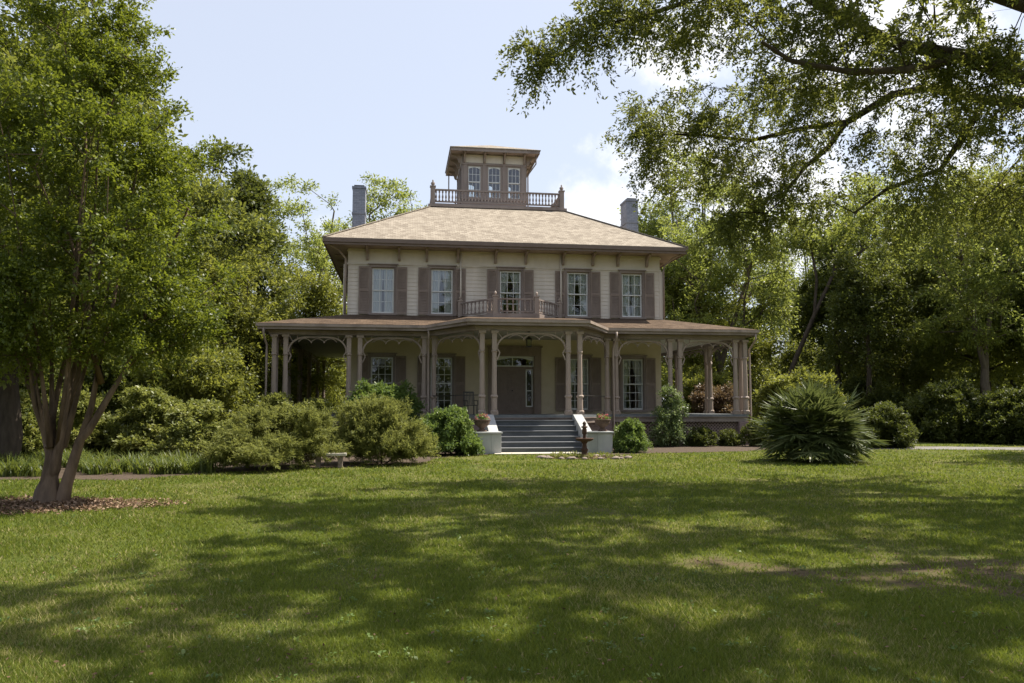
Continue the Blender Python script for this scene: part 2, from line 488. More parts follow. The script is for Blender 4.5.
def grow(rg, stems, centers, r_tip=.012, r_base=.2, pl=.35, seg=.7, lift=.18, down_pen=.5, max_r=None, taper=1.0):
    """skeleton: stems = [(points, r0, r1)], every clump centre is joined to the cheapest node. Returns tube quads."""
    P, par, L, RMIN = [], [], [], []
    for pts, r0, r1 in stems:
        prev = -1; n = len(pts)
        for i, p in enumerate(pts):
            p = np.asarray(p, float)
            if i == 0 and P:
                d0 = [np.linalg.norm(q - p) for q in P]
                j = int(np.argmin(d0))
                if d0[j] < .6 and d0[j] >= 0 and i == 0 and len(pts) > 1 and j >= 0 and d0[j] < .35:
                    prev = j
                    if d0[j] < 1e-6: continue
            P.append(p); par.append(prev); RMIN.append(r1 + (r0 - r1) * (1 - i / max(1, n - 1)) ** taper)
            L.append(0 if prev < 0 else L[prev] + np.linalg.norm(p - P[prev]))
            prev = len(P) - 1
    base = np.array(P)
    centers = np.asarray(centers, float)
    dist = np.array([np.min(np.linalg.norm(base - c, axis=1)) for c in centers])
    cap = len(P) + len(centers) * 14
    A = np.zeros((cap, 3)); LL = np.zeros(cap); n = len(P)
    A[:n] = base; LL[:n] = L
    for ci in np.argsort(dist):
        c = centers[ci]
        d = np.linalg.norm(A[:n] - c, axis=1)
        cost = d + pl * LL[:n] + down_pen * np.maximum(0, A[:n, 2] - c[2])
        j = int(np.argmin(cost)); dj = d[j]
        k = int(np.clip(dj / seg, 1, 10))
        a = A[j]; mid = (a + c) / 2 + np.array([0, 0, lift * dj]) + rg.normal(size=3) * .06 * dj
        pv = j
        for q in range(1, k + 1):
            t = q / k
            p = a * (1 - t) ** 2 + mid * 2 * t * (1 - t) + c * t * t + (rg.normal(size=3) * .04 * seg if q < k else 0)
            A[n] = p; LL[n] = LL[pv] + np.linalg.norm(p - A[pv]); par.append(pv); RMIN.append(0); pv = n; n += 1
    cnt = np.zeros(n); kids = [[] for _ in range(n)]
    for i in range(n - 1, -1, -1):
        if not kids[i]: cnt[i] += 1
        if par[i] >= 0:
            cnt[par[i]] += cnt[i]; kids[par[i]].append(i)
    tot = max(cnt.max(), 1)
    rad = np.maximum(r_tip, r_base * (cnt / tot) ** .48)
    rad = np.where(np.array(RMIN[:n]) > 0, np.array(RMIN[:n]), rad)
    for i in range(n):
        if par[i] >= 0 and RMIN[i] == 0: rad[i] = min(rad[i], rad[par[i]] * .85)
    # chains
    quads = []
    starts = [(i, None) for i in range(n) if par[i] < 0]
    while starts:
        i, fr = starts.pop()
        ch = [i]
        while kids[ch[-1]]:
            ks = sorted(kids[ch[-1]], key=lambda q: -rad[q] * 1000 - cnt[q])
            for q in ks[1:]: starts.append((q, ch[-1]))
            ch.append(ks[0])
        pts = [A[q] for q in ch]; rs = [rad[q] for q in ch]
        if fr is not None:
            pts = [A[fr]] + pts; rs = [min(rad[fr], rs[0] * 1.15)] + rs
        if len(pts) < 2: continue
        pts = np.array(pts); rs = np.array(rs)
        sd = 10 if rs[0] > .12 else 6 if rs[0] > .04 else 4
        tg = np.gradient(pts, axis=0); tg = unit(tg)
        ref = np.array([.21, .13, .97]) if abs(tg[0][2]) < .9 else np.array([.98, .17, .05])
        s = np.empty_like(pts); last = ref
        for q in range(len(pts)):
            v = last - tg[q] * np.dot(last, tg[q])
            v = v / max(np.linalg.norm(v), 1e-6); s[q] = v; last = v
        t2 = np.cross(tg, s)
        an = np.arange(sd) * 2 * math.pi / sd
        wob = 1 + (.10 * rg.normal(size=(len(pts), sd)) if rs[0] > .05 else 0)
        ring = pts[:, None, :] + (s[:, None, :] * np.cos(an)[None, :, None] + t2[:, None, :] * np.sin(an)[None, :, None]) * (rs[:, None] * wob)[:, :, None]
        r1 = np.roll(ring, -1, axis=1)
        q4 = np.stack([ring[:-1], r1[:-1], r1[1:], ring[1:]], axis=2)
        quads.append(q4.reshape(-1, 4, 3))
    return np.concatenate(quads)


def tube_mesh(name, Q, mat):
    """weld quads so that the bark shades smooth"""
    me = np_mesh(name, Q, 4, mat)
    me.polygons.foreach_set('use_smooth', [True] * len(me.polygons))
    import bmesh
    bm = bmesh.new(); bm.from_mesh(me)
    bmesh.ops.remove_doubles(bm, verts=bm.verts, dist=.0004)
    bm.to_mesh(me); bm.free()
    return me


def blob_points(rg, ells, hollow=.45, noise_amt=.30, nscale=.45, thresh=-.12):
    """points in a union of ellipsoids, biased to the outer shell, thinned by noise so that gaps open"""
    out = []
    for (cx, cy, cz, rx, ry, rz, n) in ells:
        k = 0; tries = 0
        off = rg.uniform(0, 50, 3)
        while k < n and tries < n * 30:
            tries += 1
            d = unit(rg.normal(size=3))
            r = rg.uniform(hollow ** 2, 1) ** .5
            r *= 1 + noise_amt * mnoise.noise(Vector(d * 1.9 + off))
            p = np.array([cx + d[0] * rx * r, cy + d[1] * ry * r, cz + d[2] * rz * r])
            if mnoise.noise(Vector(p * nscale + off)) < thresh: continue
            out.append(p); k += 1
    return np.array(out)


# ------------------------------------------------------------------ ground and lawn
def pxg(px, py, z=0.0):
    """where a picture column and row meet the level z (layout aid)"""
    Y = F * (EYE - z) / (py - 408.0)
    return ((px - 512.0) / F * Y, Y)


PATH = [(-1.2, 24.6), (-.9, 21.0), (-.1, 17.0), (.5, 13.5), (2.0, 10.5)]


def lawn_mat():
    m, n, l, out = new_mat('lawn soil and thatch')
    t = n.new('ShaderNodeTexCoord')

    def noise(s, d=6, r=.6):
        k = n.new('ShaderNodeTexNoise'); k.inputs['Scale'].default_value = s; k.inputs['Detail'].default_value = d; k.inputs['Roughness'].default_value = r
        l.new(t.outputs['Object'], k.inputs['Vector']); return k.outputs['Fac']

    def mix(f, a, b):
        k = n.new('ShaderNodeMix'); k.data_type = 'RGBA'
        for i, v in ((0, f), (6, a), (7, b)):
            if isinstance(v, tuple): k.inputs[i].default_value = (*v, 1)
            else: l.new(v, k.inputs[i])
        return k.outputs[2]
    fine = ramp(n, [(.3, (.038, .056, .012)), (.5, (.070, .094, .018)), (.7, (.115, .132, .032))]); l.new(noise(38, 8, .75), fine.inputs[0])
    patch = ramp(n, [(.42, (0, 0, 0)), (.68, (1, 1, 1))]); l.new(noise(.55, 7, .7), patch.inputs[0])
    c = mix(patch.outputs[0], fine.outputs[0], (.165, .150, .058))
    at = n.new('ShaderNodeAttribute'); at.attribute_name = 'worn'
    wr = n.new('ShaderNodeMath'); wr.operation = 'MULTIPLY_ADD'; wr.inputs[1].default_value = 1.0
    l.new(at.outputs['Fac'], wr.inputs[0])
    k = n.new('ShaderNodeMath'); k.operation = 'MULTIPLY_ADD'; k.inputs[1].default_value = 1.4; k.inputs[2].default_value = -.95
    l.new(noise(3.2, 8, .7), k.inputs[0]); l.new(k.outputs[0], wr.inputs[2])
    wm = ramp(n, [(.1, (0, 0, 0)), (.5, (1, 1, 1))]); l.new(wr.outputs[0], wm.inputs[0])
    soil = ramp(n, [(.3, (.075, .054, .034)), (.7, (.17, .125, .08))]); l.new(noise(16, 8, .7), soil.inputs[0])
    c = mix(wm.outputs[0], c, soil.outputs[0])
    p = n.new('ShaderNodeBsdfPrincipled'); p.inputs['Roughness'].default_value = .95; p.inputs['Specular IOR Level'].default_value = .05
    l.new(c, p.inputs['Base Color'])
    b = n.new('ShaderNodeBump'); b.inputs['Strength'].default_value = .8; b.inputs['Distance'].default_value = .03
    l.new(noise(55, 6, .75), b.inputs['Height']); l.new(b.outputs[0], p.inputs['Normal'])
    l.new(p.outputs[0], out.inputs[0])
    return m


def seg_dist(X, Y, pts):
    best = np.full(X.shape, 1e9)
    for (ax, ay), (bx, by) in zip(pts[:-1], pts[1:]):
        dx, dy = bx - ax, by - ay
        t = np.clip(((X - ax) * dx + (Y - ay) * dy) / (dx * dx + dy * dy), 0, 1)
        best = np.minimum(best, np.hypot(X - ax - t * dx, Y - ay - t * dy))
    return best


ROOTLINE = [(4.9, 5.9), (3.9, 6.8), (2.9, 7.2), (1.9, 7.9)]


def worn(X, Y):
    """bare earth: under the crape myrtle, on the trodden path, along the roots at the right and in the beds"""
    w = np.zeros(X.shape)
    w = np.maximum(w, 1.25 - np.hypot((X + 7.3) / 1.7, (Y - 12.5) / 1.1))
    w = np.maximum(w, .50 - seg_dist(X, Y, PATH) / .9)
    w = np.maximum(w, .80 - seg_dist(X, Y, ROOTLINE) / .8)
    w = np.maximum(w, .96 - np.hypot((X - 4.3) / 2.0, (Y - 7.5) / 1.5))
    w = np.maximum(w, .50 - np.hypot((X + 1.6) / 1.2, (Y - 12.5) / .9))
    w = np.maximum(w, .52 - np.hypot((X + 3.7) / .9, (Y - 5.6) / .45))
    return np.clip(w, 0, 1)


def gz(X, Y):
    return 0.0 * X


gx = np.unique(np.concatenate([np.linspace(-14, 14, 141), np.linspace(-60, 60, 61), [-3000, -900, -300, -120, 120, 300, 900, 3000]]))
gy = np.unique(np.concatenate([np.linspace(2, 32, 151), np.linspace(-40, 110, 76), [-2000, -500, -120, 200, 500, 1200, 3000]]))
GX, GY = np.meshgrid(gx, gy)
gv = np.stack([GX, GY, np.zeros_like(GX)], -1).reshape(-1, 3)
nx, ny = len(gx), len(gy)
ii = (np.arange(ny - 1)[:, None] * nx + np.arange(nx - 1)[None, :]).reshape(-1)
gme = bpy.data.meshes.new('lawn')
gme.from_pydata(gv.tolist(), [], np.stack([ii, ii + 1, ii + 1 + nx, ii + nx], -1).tolist())
at = gme.attributes.new('worn', 'FLOAT', 'POINT')
at.data.foreach_set('value', worn(gv[:, 0], gv[:, 1]).astype(np.float32))
gme.materials.append(lawn_mat())
tag(link('lawn', gme), 'mown green lawn in dappled shade before the house', 'lawn', kind='structure')

HX, HY, HA = 0.25, 31.0, R(8.0)
CX = .10                                # the porch posts stand a touch right of the wall axis         # the house's own origin and turn


def h2w(u, v, z=0.0):
    return (HX + u * math.cos(HA) - v * math.sin(HA), HY + u * math.sin(HA) + v * math.cos(HA), z)


def w2h(X, Y):
    dx, dy = X - HX, Y - HY
    return dx * math.cos(HA) + dy * math.sin(HA), -dx * math.sin(HA) + dy * math.cos(HA)


# beds: sheets of mulch a few millimetres above the lawn
def sheet(name, outline, mat, z, label, cat, kind='structure', jitter=.12):
    pts = []
    n = len(outline)
    for i in range(n):
        a, b = outline[i], outline[(i + 1) % n]
        k = max(1, int(math.hypot(b[0] - a[0], b[1] - a[1]) / .35))
        for q in range(k):
            t = q / k
            pts.append((a[0] + (b[0] - a[0]) * t + random.uniform(-jitter, jitter), a[1] + (b[1] - a[1]) * t + random.uniform(-jitter, jitter), z))
    me = bpy.data.meshes.new(name); me.from_pydata(pts, [], [list(range(len(pts)))]); me.materials.append(mat)
    return tag(link(name, me), label, cat, kind=kind)


bed_l = [pxg(-60, 480), pxg(60, 478.5), pxg(130, 479.5), pxg(215, 472), pxg(300, 469), pxg(380, 464.5), pxg(425, 462), pxg(440, 457), pxg(490, 454.5),
         h2w(-1.5, -2.0)[:2], h2w(-3.5, .2)[:2], h2w(-9.6, .2)[:2], h2w(-11, 14)[:2], (-24, 44), (-32, 30)]
sheet('planting_bed', bed_l, M['mulch'], .006, 'brown mulched bed under the shrubs along the porch and the lawn edge', 'planting bed')
bed_r = [h2w(2.1, -2.4)[:2], pxg(612, 454.5), pxg(660, 452.5), pxg(740, 451), pxg(770, 449), h2w(10.2, -.9)[:2], h2w(11.5, 14)[:2], h2w(9.5, 10)[:2], h2w(9.5, .2)[:2], h2w(3.5, .2)[:2]]
sheet('planting_bed', bed_r, M['mulch'], .006, 'red brown mulched strip below the lattice right of the steps', 'planting bed')
drive = [(11.6, 28.6), (13.5, 29.2), (17, 28.9), (22, 27.4), (34, 25.2), (60, 20), (60, 22.5), (34, 27.4), (22, 29.8), (17, 31.2), (13.2, 31.4), (11.0, 30.0)]
sheet('driveway', drive, M['gravel'], .008, 'pale gravel drive crossing behind the lawn on the right', 'driveway', jitter=.06)
slab = [h2w(-1.45, -4.25)[:2], h2w(-1.45, -4.95)[:2], h2w(1.7, -4.95)[:2], h2w(1.7, -4.25)[:2]]
sp = MB(); sp.prism([(-1.5, -5.0), (1.4, -5.0), (1.4, -4.29), (-1.5, -4.29)], 0, .035)
so = sp.build('paving_slab', M['slab'], bevel=.01); so.location = (HX, HY, 0); so.rotation_euler = (0, 0, HA)
tag(so, 'pale worn concrete slab at the foot of the blue steps', 'paving', kind='structure')

# grass blades (beyond counting: one object)
NB = 980000
u1 = rng.random(NB)
Y = 3.6 * (33 / 3.6) ** u1
Y = 3.6 / (1 - u1 * (1 - 3.6 / 33))        # density falls with the square of the distance once the width is counted
X = (rng.random(NB) * 2 - 1) * (.70 * Y + 3.4)
w = worn(X, Y)
rag = np.array([mnoise.noise(Vector((x * 2.6, y * 2.6, 1.1))) + .6 * mnoise.noise(Vector((x * 7.5, y * 7.5, 2.1))) for x, y in zip(X, Y)])
keep = rng.random(NB) > np.clip(w * 1.35 - .15 + .75 * rag * (w > .02), 0, .93)
pn = np.array([mnoise.noise(Vector((x * .9, y * .9, 3.3))) for x, y in zip(X[::1], Y[::1])])
keep &= rng.random(NB) > np.clip(pn * 1.2 - .05, 0, .6)


def in_poly(X, Y, poly):
    ins = np.zeros(X.shape, bool); n = len(poly)
    for i in range(n):
        (x1, y1), (x2, y2) = poly[i], poly[(i + 1) % n]
        c = ((y1 > Y) != (y2 > Y)) & (X < (x2 - x1) * (Y - y1) / ((y2 - y1) or 1e-9) + x1)
        ins ^= c
    return ins


keep &= ~in_poly(X, Y, bed_l) & ~in_poly(X, Y, bed_r) & ~in_poly(X, Y, drive) & ~in_poly(X, Y, slab)
HU, HV = w2h(X, Y)
keep &= ~((np.abs(HU) < 9.7) & (HV > -.1)) & ~((np.abs(HU) < 2.6) & (HV > -4.6))
X, Y, pn = X[keep], Y[keep], pn[keep]
n = len(X)
h = rng.uniform(.014, .044, n) * (1 + .35 * rng.random(n)) * np.clip(.8 + .02 * Y, .8, 1.2) * (1 - .35 * np.clip(pn, -.5, .8))
wd = np.clip(.0015 * Y, .006, .04) * rng.uniform(.6, 1.4, n)
az = rng.random(n) * 2 * math.pi
ln = rng.uniform(.2, 1.2, n) * h
fa = rng.random(n) * 2 * math.pi
V = np.empty((n, 3, 3))
V[:, 0] = np.stack([X - np.cos(fa) * wd / 2, Y - np.sin(fa) * wd / 2, np.zeros(n)], -1)
V[:, 1] = np.stack([X + np.cos(fa) * wd / 2, Y + np.sin(fa) * wd / 2, np.zeros(n)], -1)
V[:, 2] = np.stack([X + np.cos(az) * ln, Y + np.sin(az) * ln, h], -1)
rv = np.clip(rng.random(n) * .7 + .25 * pn + .12, 0, 1)
dn = np.array([mnoise.noise(Vector((x * .45, y * .45, 9.1))) + .6 * mnoise.noise(Vector((x * 1.7, y * 1.7, 5.1))) for x, y in zip(X, Y)])
rv = np.where(rng.random(n) < np.clip(.10 + .36 * dn, .03, .45), 1.0, rv * .9)
tag(link('grass', np_mesh('grass', V, 3, M['grass'], rv)), 'short mown grass covering the lawn', 'grass', kind='stuff')

# ------------------------------------------------------------------ the house
house = thing('house', 'cream two storey house with wraparound porch, brown shutters and square rooftop cupola', 'house', (HX, HY, 0), HA)
H = house
FL, W2 = 1.25, 6.78                     # porch floor level, half width of the walls
WV0, WV1 = 3.0, 16.6                    # front and back wall
Z_PF0, Z_PF1, Z_PW = 4.46, 4.68, 5.40   # porch fascia bottom, top, roof at the wall
Z_E0, Z_E1 = 8.17, 8.45                 # main eave
T_FRONT = Matrix.Translation((0, WV0, 0))
T_BACK = Matrix.Translation((0, WV1, 0)) @ Matrix.Rotation(math.pi, 4, 'Z')
VM = (WV0 + WV1) / 2
T_LEFT = Matrix.Translation((-W2, VM, 0)) @ Matrix.Rotation(-math.pi / 2, 4, 'Z')
T_RIGHT = Matrix.Translation((W2, VM, 0)) @ Matrix.Rotation(math.pi / 2, 4, 'Z')
WIN_U = (-5.32, -2.84, .10, 3.06, 5.50)
UP0, UP1, LO0, LO1, WW = 5.47, 7.42, 1.42, 3.66, .98
DOOR0, DOOR1, DOORZ = -.56, 1.12, 3.72


def wall_with_openings(mb, x0, x1, z0, z1, ops, t, T, boards=True, course=.165):
    """ops = [(xa, xb, za, zb)]; local y = 0 is the outer face, outward is -y"""
    zs = sorted({z0, z1, *[o[2] for o in ops], *[o[3] for o in ops]})
    for za, zb in zip(zs[:-1], zs[1:]):
        cur = x0
        for a, b, c, d in sorted(o for o in ops if o[2] < zb - 1e-6 and o[3] > za + 1e-6):
            if a > cur: mb.box(cur, a, 0, t, za, zb, T)
            cur = b
        if cur < x1: mb.box(cur, x1, 0, t, za, zb, T)
    if boards:
        z = z0
        while z < z1 - .02:
            zt = min(z + course, z1)
            cur = x0
            ivs = []
            for a, b, c, d in sorted(o for o in ops if o[2] < zt - .02 and o[3] > z + .02):
                ivs.append((cur, a)); cur = b
            ivs.append((cur, x1))
            for a, b in ivs:
                if b - a < .03: continue
                vs = [(a, -.024, z), (b, -.024, z), (b, -.001, z), (a, -.001, z), (a, -.006, zt), (b, -.006, zt)]
                mb.add(vs, [(0, 1, 5, 4), (0, 3, 2, 1), (0, 4, 3), (1, 2, 5)], T)
            z += course


upper_ops = [(u - WW / 2, u + WW / 2, UP0, UP1) for u in WIN_U]
lower_ops = [(u - WW / 2, u + WW / 2, LO0, LO1) for u in WIN_U if abs(u) > 1] + [(DOOR0, DOOR1, FL, DOORZ)]
SIDE_U = (-4.6, -1.6, 1.6, 4.6)
wl_ = MB()
wall_with_openings(wl_, -W2, W2, Z_PW - .25, 7.56, upper_ops, .22, T_FRONT)
for T in (T_LEFT, T_RIGHT):
    wall_with_openings(wl_, -(WV1 - WV0) / 2 + .24, (WV1 - WV0) / 2 - .24, Z_PW - .25, 7.56, [(u - WW / 2, u + WW / 2, UP0, UP1) for u in SIDE_U], .22, T)
wall_with_openings(wl_, -W2, W2, Z_PW - .25, 7.56, [], .22, T_BACK)
wl_.build('wall', M['siding'], H)
wl2 = MB()
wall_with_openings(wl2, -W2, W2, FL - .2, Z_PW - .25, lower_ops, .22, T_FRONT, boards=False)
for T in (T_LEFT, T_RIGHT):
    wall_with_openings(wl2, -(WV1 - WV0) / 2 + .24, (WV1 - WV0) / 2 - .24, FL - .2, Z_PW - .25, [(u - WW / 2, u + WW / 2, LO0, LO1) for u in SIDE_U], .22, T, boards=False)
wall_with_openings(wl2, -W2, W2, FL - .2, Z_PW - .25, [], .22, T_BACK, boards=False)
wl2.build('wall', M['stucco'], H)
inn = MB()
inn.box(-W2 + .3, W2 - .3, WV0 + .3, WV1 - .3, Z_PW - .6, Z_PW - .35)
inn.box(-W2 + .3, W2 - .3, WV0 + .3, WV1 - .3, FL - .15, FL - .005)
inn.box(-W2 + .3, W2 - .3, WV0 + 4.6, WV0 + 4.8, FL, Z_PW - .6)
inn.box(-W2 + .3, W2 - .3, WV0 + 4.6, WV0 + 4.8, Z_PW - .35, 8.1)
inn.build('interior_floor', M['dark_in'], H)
fr = MB()
hw = (WV1 - WV0) / 2
for T, a in ((T_FRONT, W2), (T_BACK, W2), (T_LEFT, hw), (T_RIGHT, hw)):
    e = 0 if T in (T_FRONT, T_BACK) else -.24
    fr.box(-a - e, a + e, -.02, .22, 7.563, Z_E0 + .02, T)
fr.build('frieze', M['frieze'], H)
md = MB()
for T, a, e in ((T_FRONT, W2, .05), (T_BACK, W2, .05), (T_LEFT, hw, -.0), (T_RIGHT, hw, -.0)):
    md.box(-a - e, a + e, -.05, -.021, 7.52, 7.58, T)
    md.box(-a - e, a + e, -.04, -.021, 8.06, 8.128, T)
md.build('frieze_moulding', M['siding'], H)
for sx in (-1, 1):
    for vv in (WV0, WV1):
        cb = MB()
        s = 1 if vv == WV0 else -1
        cb.box(sx * W2 - .11 + sx * .07, sx * W2 + .11 - .07 + sx * .10, vv - .045 * s if s > 0 else vv - .16, vv + .16 if s > 0 else vv + .045, Z_PW - .26, 7.515)
        cb.build('corner_board', M['siding'], H)

# main roof: eave box, hipped slopes up to the deck
EO = 0.93
ex, ey0, ey1 = W2 + EO, WV0 - EO, WV1 + EO
DH = 3.22; DX = -.0; dk = (DX - DH, DX + DH, VM - DH, VM + DH); DZ = 11.03
sof = MB(); sof.box(-ex + .06, ex - .06, ey0 + .06, ey1 - .06, Z_E0 + .03, Z_E0 + .09)
sof.build('soffit', M['column'], H)
fa_ = MB()
for a, b in (((-ex, ey0), (ex, ey0 + .06)), ((-ex, ey1 - .06), (ex, ey1)), ((-ex, ey0 + .06), (-ex + .06, ey1 - .06)), ((ex - .06, ey0 + .06), (ex, ey1 - .06))):
    fa_.box(a[0], b[0], a[1], b[1], Z_E0, Z_E1 - .05)
g_ = .05
for a, b in (((-ex - g_, ey0 - g_), (ex + g_, ey0 - .003)), ((-ex - g_, ey1 + .003), (ex + g_, ey1 + g_)), ((-ex - g_, ey0 - .003), (-ex - .003, ey1 + .003)), ((ex + .003, ey0 - .003), (ex + g_, ey1 + .003))):
    fa_.box(a[0], b[0], a[1], b[1], Z_E0 + .10, Z_E1 - .02)
fa_.build('fascia', M['fascia'], H)
rf = MB()
c0 = [(-ex - .03, ey0 - .03, Z_E1), (ex + .03, ey0 - .03, Z_E1), (ex + .03, ey1 + .03, Z_E1), (-ex - .03, ey1 + .03, Z_E1)]
c1 = [(dk[0], dk[2], DZ), (dk[1], dk[2], DZ), (dk[1], dk[3], DZ), (dk[0], dk[3], DZ)]
cB = [(x, y, Z_E1 - .045) for x, y, z in c0]
rf.add(c0 + c1 + cB, [(0, 1, 5, 4), (1, 2, 6, 5), (2, 3, 7, 6), (3, 0, 4, 7), (4, 5, 6, 7), (8, 9, 1, 0), (9, 10, 2, 1), (10, 11, 3, 2), (11, 8, 0, 3), (11, 10, 9, 8)])
roof = rf.build('roof', M['roof'], H)
for i in range(4):
    hp = MB()
    hp.bar(Vector(c0[i]) + Vector((0, 0, .02)), Vector(c1[i]) + Vector((0, 0, .02)), .18, .035)
    hp.build('hip_ridge', M['roof'], roof)

for u, ct in ((-6.61, .22), (6.88, .08)):
    ch = MB()
    w_, d_ = .30, .52
    vc = 7.9
    ch.box(u - w_, u + w_, vc - d_, vc + d_, 8.3, 11.78 + ct)
    ch.box(u - w_ - .03, u + w_ + .03, vc - d_ - .03, vc + d_ + .03, 10.75, 10.83)
    ch.box(u - w_ - .035, u + w_ + .035, vc - d_ - .035, vc + d_ + .035, 11.783 + ct, 11.87 + ct)
    co = ch.build('chimney', M['chimney'], H)
    cp = MB(); cp.box(u - w_ + .06, u + w_ - .06, vc - d_ + .06, vc + d_ - .06, 11.873 + ct, 11.95 + ct)
    cp.build('chimney_cap', M['metal'], co)


# brackets under the eaves
def bracket_mesh(h=.50, d=.62, w=.10, name='eave_bracket', mat='column'):
    b = MB()
    prof = [(0, 0), (-.10, .02), (-.15, .10), (-.17, h * .45), (-.26, h * .66), (-d * .75, h * .80), (-d, h * .86), (-d, h), (0, h)]
    n = len(prof)
    vs = [(-w / 2, y, z) for y, z in prof] + [(w / 2, y, z) for y, z in prof]
    fs = [tuple(range(n)), tuple(range(2 * n - 1, n - 1, -1))] + [(i, n + i, n + (i + 1) % n, (i + 1) % n) for i in range(n)]
    b.add(vs, fs)
    return b.mesh(name, M[mat])


ebm = bracket_mesh()
for T, us in ((T_FRONT, [u + s for u in WIN_U for s in (-.66, .66)]), (T_LEFT, [u + s for u in SIDE_U for s in (-.66, .66)]), (T_RIGHT, [u + s for u in SIDE_U for s in (-.66, .66)])):
    for u in us:
        o = link('eave_bracket', ebm, H); o.matrix_local = T @ Matrix.Translation((u, -.052, Z_E0 - .48))


# windows
def window_parts(w, z0, z1, cols, rows, shut, curt, prefix='w'):
    h = z1 - z0
    cas = MB()
    cw = .065
    cas.box(-w / 2 - cw, -w / 2 - .002, -.06, .0, z0 - .0, z1)
    cas.box(w / 2 + .002, w / 2 + cw, -.06, .0, z0 - .0, z1)
    cas.box(-w / 2 - cw - .03, w / 2 + cw + .03, -.075, 0, z1 + .002, z1 + .10)
    cas.box(-w / 2 - cw - .08, w / 2 + cw + .08, -.13, 0, z1 + .103, z1 + .14)
    cas.box(-w / 2 - .001, -w / 2 + .035, .0, .2, z0, z1); cas.box(w / 2 - .035, w / 2 + .001, .0, .2, z0, z1)
    cas.box(-w / 2 + .035, w / 2 - .035, .0, .2, z1 - .035, z1)
    sill = MB(); sill.box(-w / 2 - cw - .05, w / 2 + cw + .05, -.12, -.002, z0 - .08, z0 - .003); sill.box(-w / 2, w / 2, -.002, .2, z0 - .04, z0 + .004)
    sa = MB()
    iw = w / 2 - .036; fw = .055
    for a, b, y in ((z0 + .005, z0 + h / 2 + .02, .075), (z0 + h / 2 - .02, z1 - .036, .045)):
        sa.box(-iw, -iw + fw, y, y + .035, a, b); sa.box(iw - fw, iw, y, y + .035, a, b)
        sa.box(-iw + fw, iw - fw, y, y + .035, a, a + (.07 if a < z0 + .1 else .045)); sa.box(-iw + fw, iw - fw, y, y + .035, b - .05, b)
        for k in range(1, cols):
            x = -iw + fw + (2 * iw - 2 * fw) * k / cols
            sa.box(x - .011, x + .011, y + .004, y + .03, a + .05, b - .045)
        for k in range(1, rows):
            z = a + .05 + (b - a - .095) * k / rows
            sa.box(-iw + fw, iw - fw, y + .006, y + .028, z - .011, z + .011)
    pa = MB()
    for a, b, y in ((z0 + .02, z0 + h / 2, .092), (z0 + h / 2, z1 - .05, .062)):
        pa.add([(-iw + .02, y, a), (iw - .02, y, a), (iw - .02, y, b), (-iw + .02, y, b)], [(0, 1, 2, 3)])
    res = {'window': cas.mesh('window', M['trim']), 'sill': sill.mesh('sill', M['trim']), 'sash': sa.mesh('sash', M['white']), 'pane': pa.mesh('pane', M['glass'])}
    for nm, sw in (('shutter', shut),):
        if shut:
            sh = MB(); th = .045
            fwid = .055
            zt0, zt1 = z0 - .05, z1 + .02
            zm = (zt0 + zt1) / 2
            sh.box(-sw / 2, -sw / 2 + fwid, -th, 0, zt0, zt1); sh.box(sw / 2 - fwid, sw / 2, -th, 0, zt0, zt1)
            for a, b in ((zt0, zt0 + .10), (zm - .05, zm + .05), (zt1 - .08, zt1)):
                sh.box(-sw / 2 + fwid, sw / 2 - fwid, -th, 0, a, b)
            for a, b in ((zt0 + .10, zm - .05), (zm + .05, zt1 - .08)):
                k = max(3, int((b - a) / .062))
                for q in range(k):
                    z = a + (b - a) * (q + .5) / k
                    sh.add([(-sw / 2 + fwid, -th + .004, z - .034), (sw / 2 - fwid, -th + .004, z - .034), (sw / 2 - fwid, -.008, z + .03), (-sw / 2 + fwid, -.008, z + .03),
                            (-sw / 2 + fwid, -th + .004, z - .024), (sw / 2 - fwid, -th + .004, z - .024), (sw / 2 - fwid, -.008, z + .04), (-sw / 2 + fwid, -.008, z + .04)],
                           [(0, 3, 2, 1), (4, 5, 6, 7), (0, 1, 5, 4), (3, 7, 6, 2)])
            res[nm] = sh.mesh(nm, M['shutter'])
    for k in range(3):
        cu = MB()
        nseg = 26
        for side in (-1, 1):
            top, bot = [], []
            vs = []
            for i in range(nseg + 1):
                t = i / nseg
                open_t = {0: .10, 1: .62, 2: .30}[k]
                for j in range(9):
                    zz = z0 + .03 + (h - .1) * j / 8
                    f = 1 - j / 8
                    width = (iw - .01) * (1 - open_t * (math.sin(f * math.pi * .62) ** 1.5))
                    x = side * (iw - t * width)
                    vs.append((x, .165 + .018 * math.sin(t * 34 + side), zz))
            fs = []
            for i in range(nseg):
                for j in range(8):
                    a = i * 9 + j
                    fs.append((a, a + 9, a + 10, a + 1))
            cu.add(vs, fs)
        res['curtain%d' % k] = cu.mesh('curtain', M['curtain'], smooth=True)
    return res


def place_window(ms, T, u, sw, curt, shut=True, parent=H):
    o = link('window', ms['window'], parent); o.matrix_local = T @ Matrix.Translation((u, 0, 0))
    for nm in ('sill', 'sash', 'pane'):
        link(nm, ms[nm], o)
    if curt is not None:
        link('curtain', ms['curtain%d' % curt], o)
    if shut:
        for s in (-1, 1):
            k = link('shutter', ms['shutter'], o, (s * (WW / 2 + .075 + sw / 2), -.03, 0))
            k.rotation_euler = (0, 0, R(random.uniform(-1.5, 1.5)))
    return o


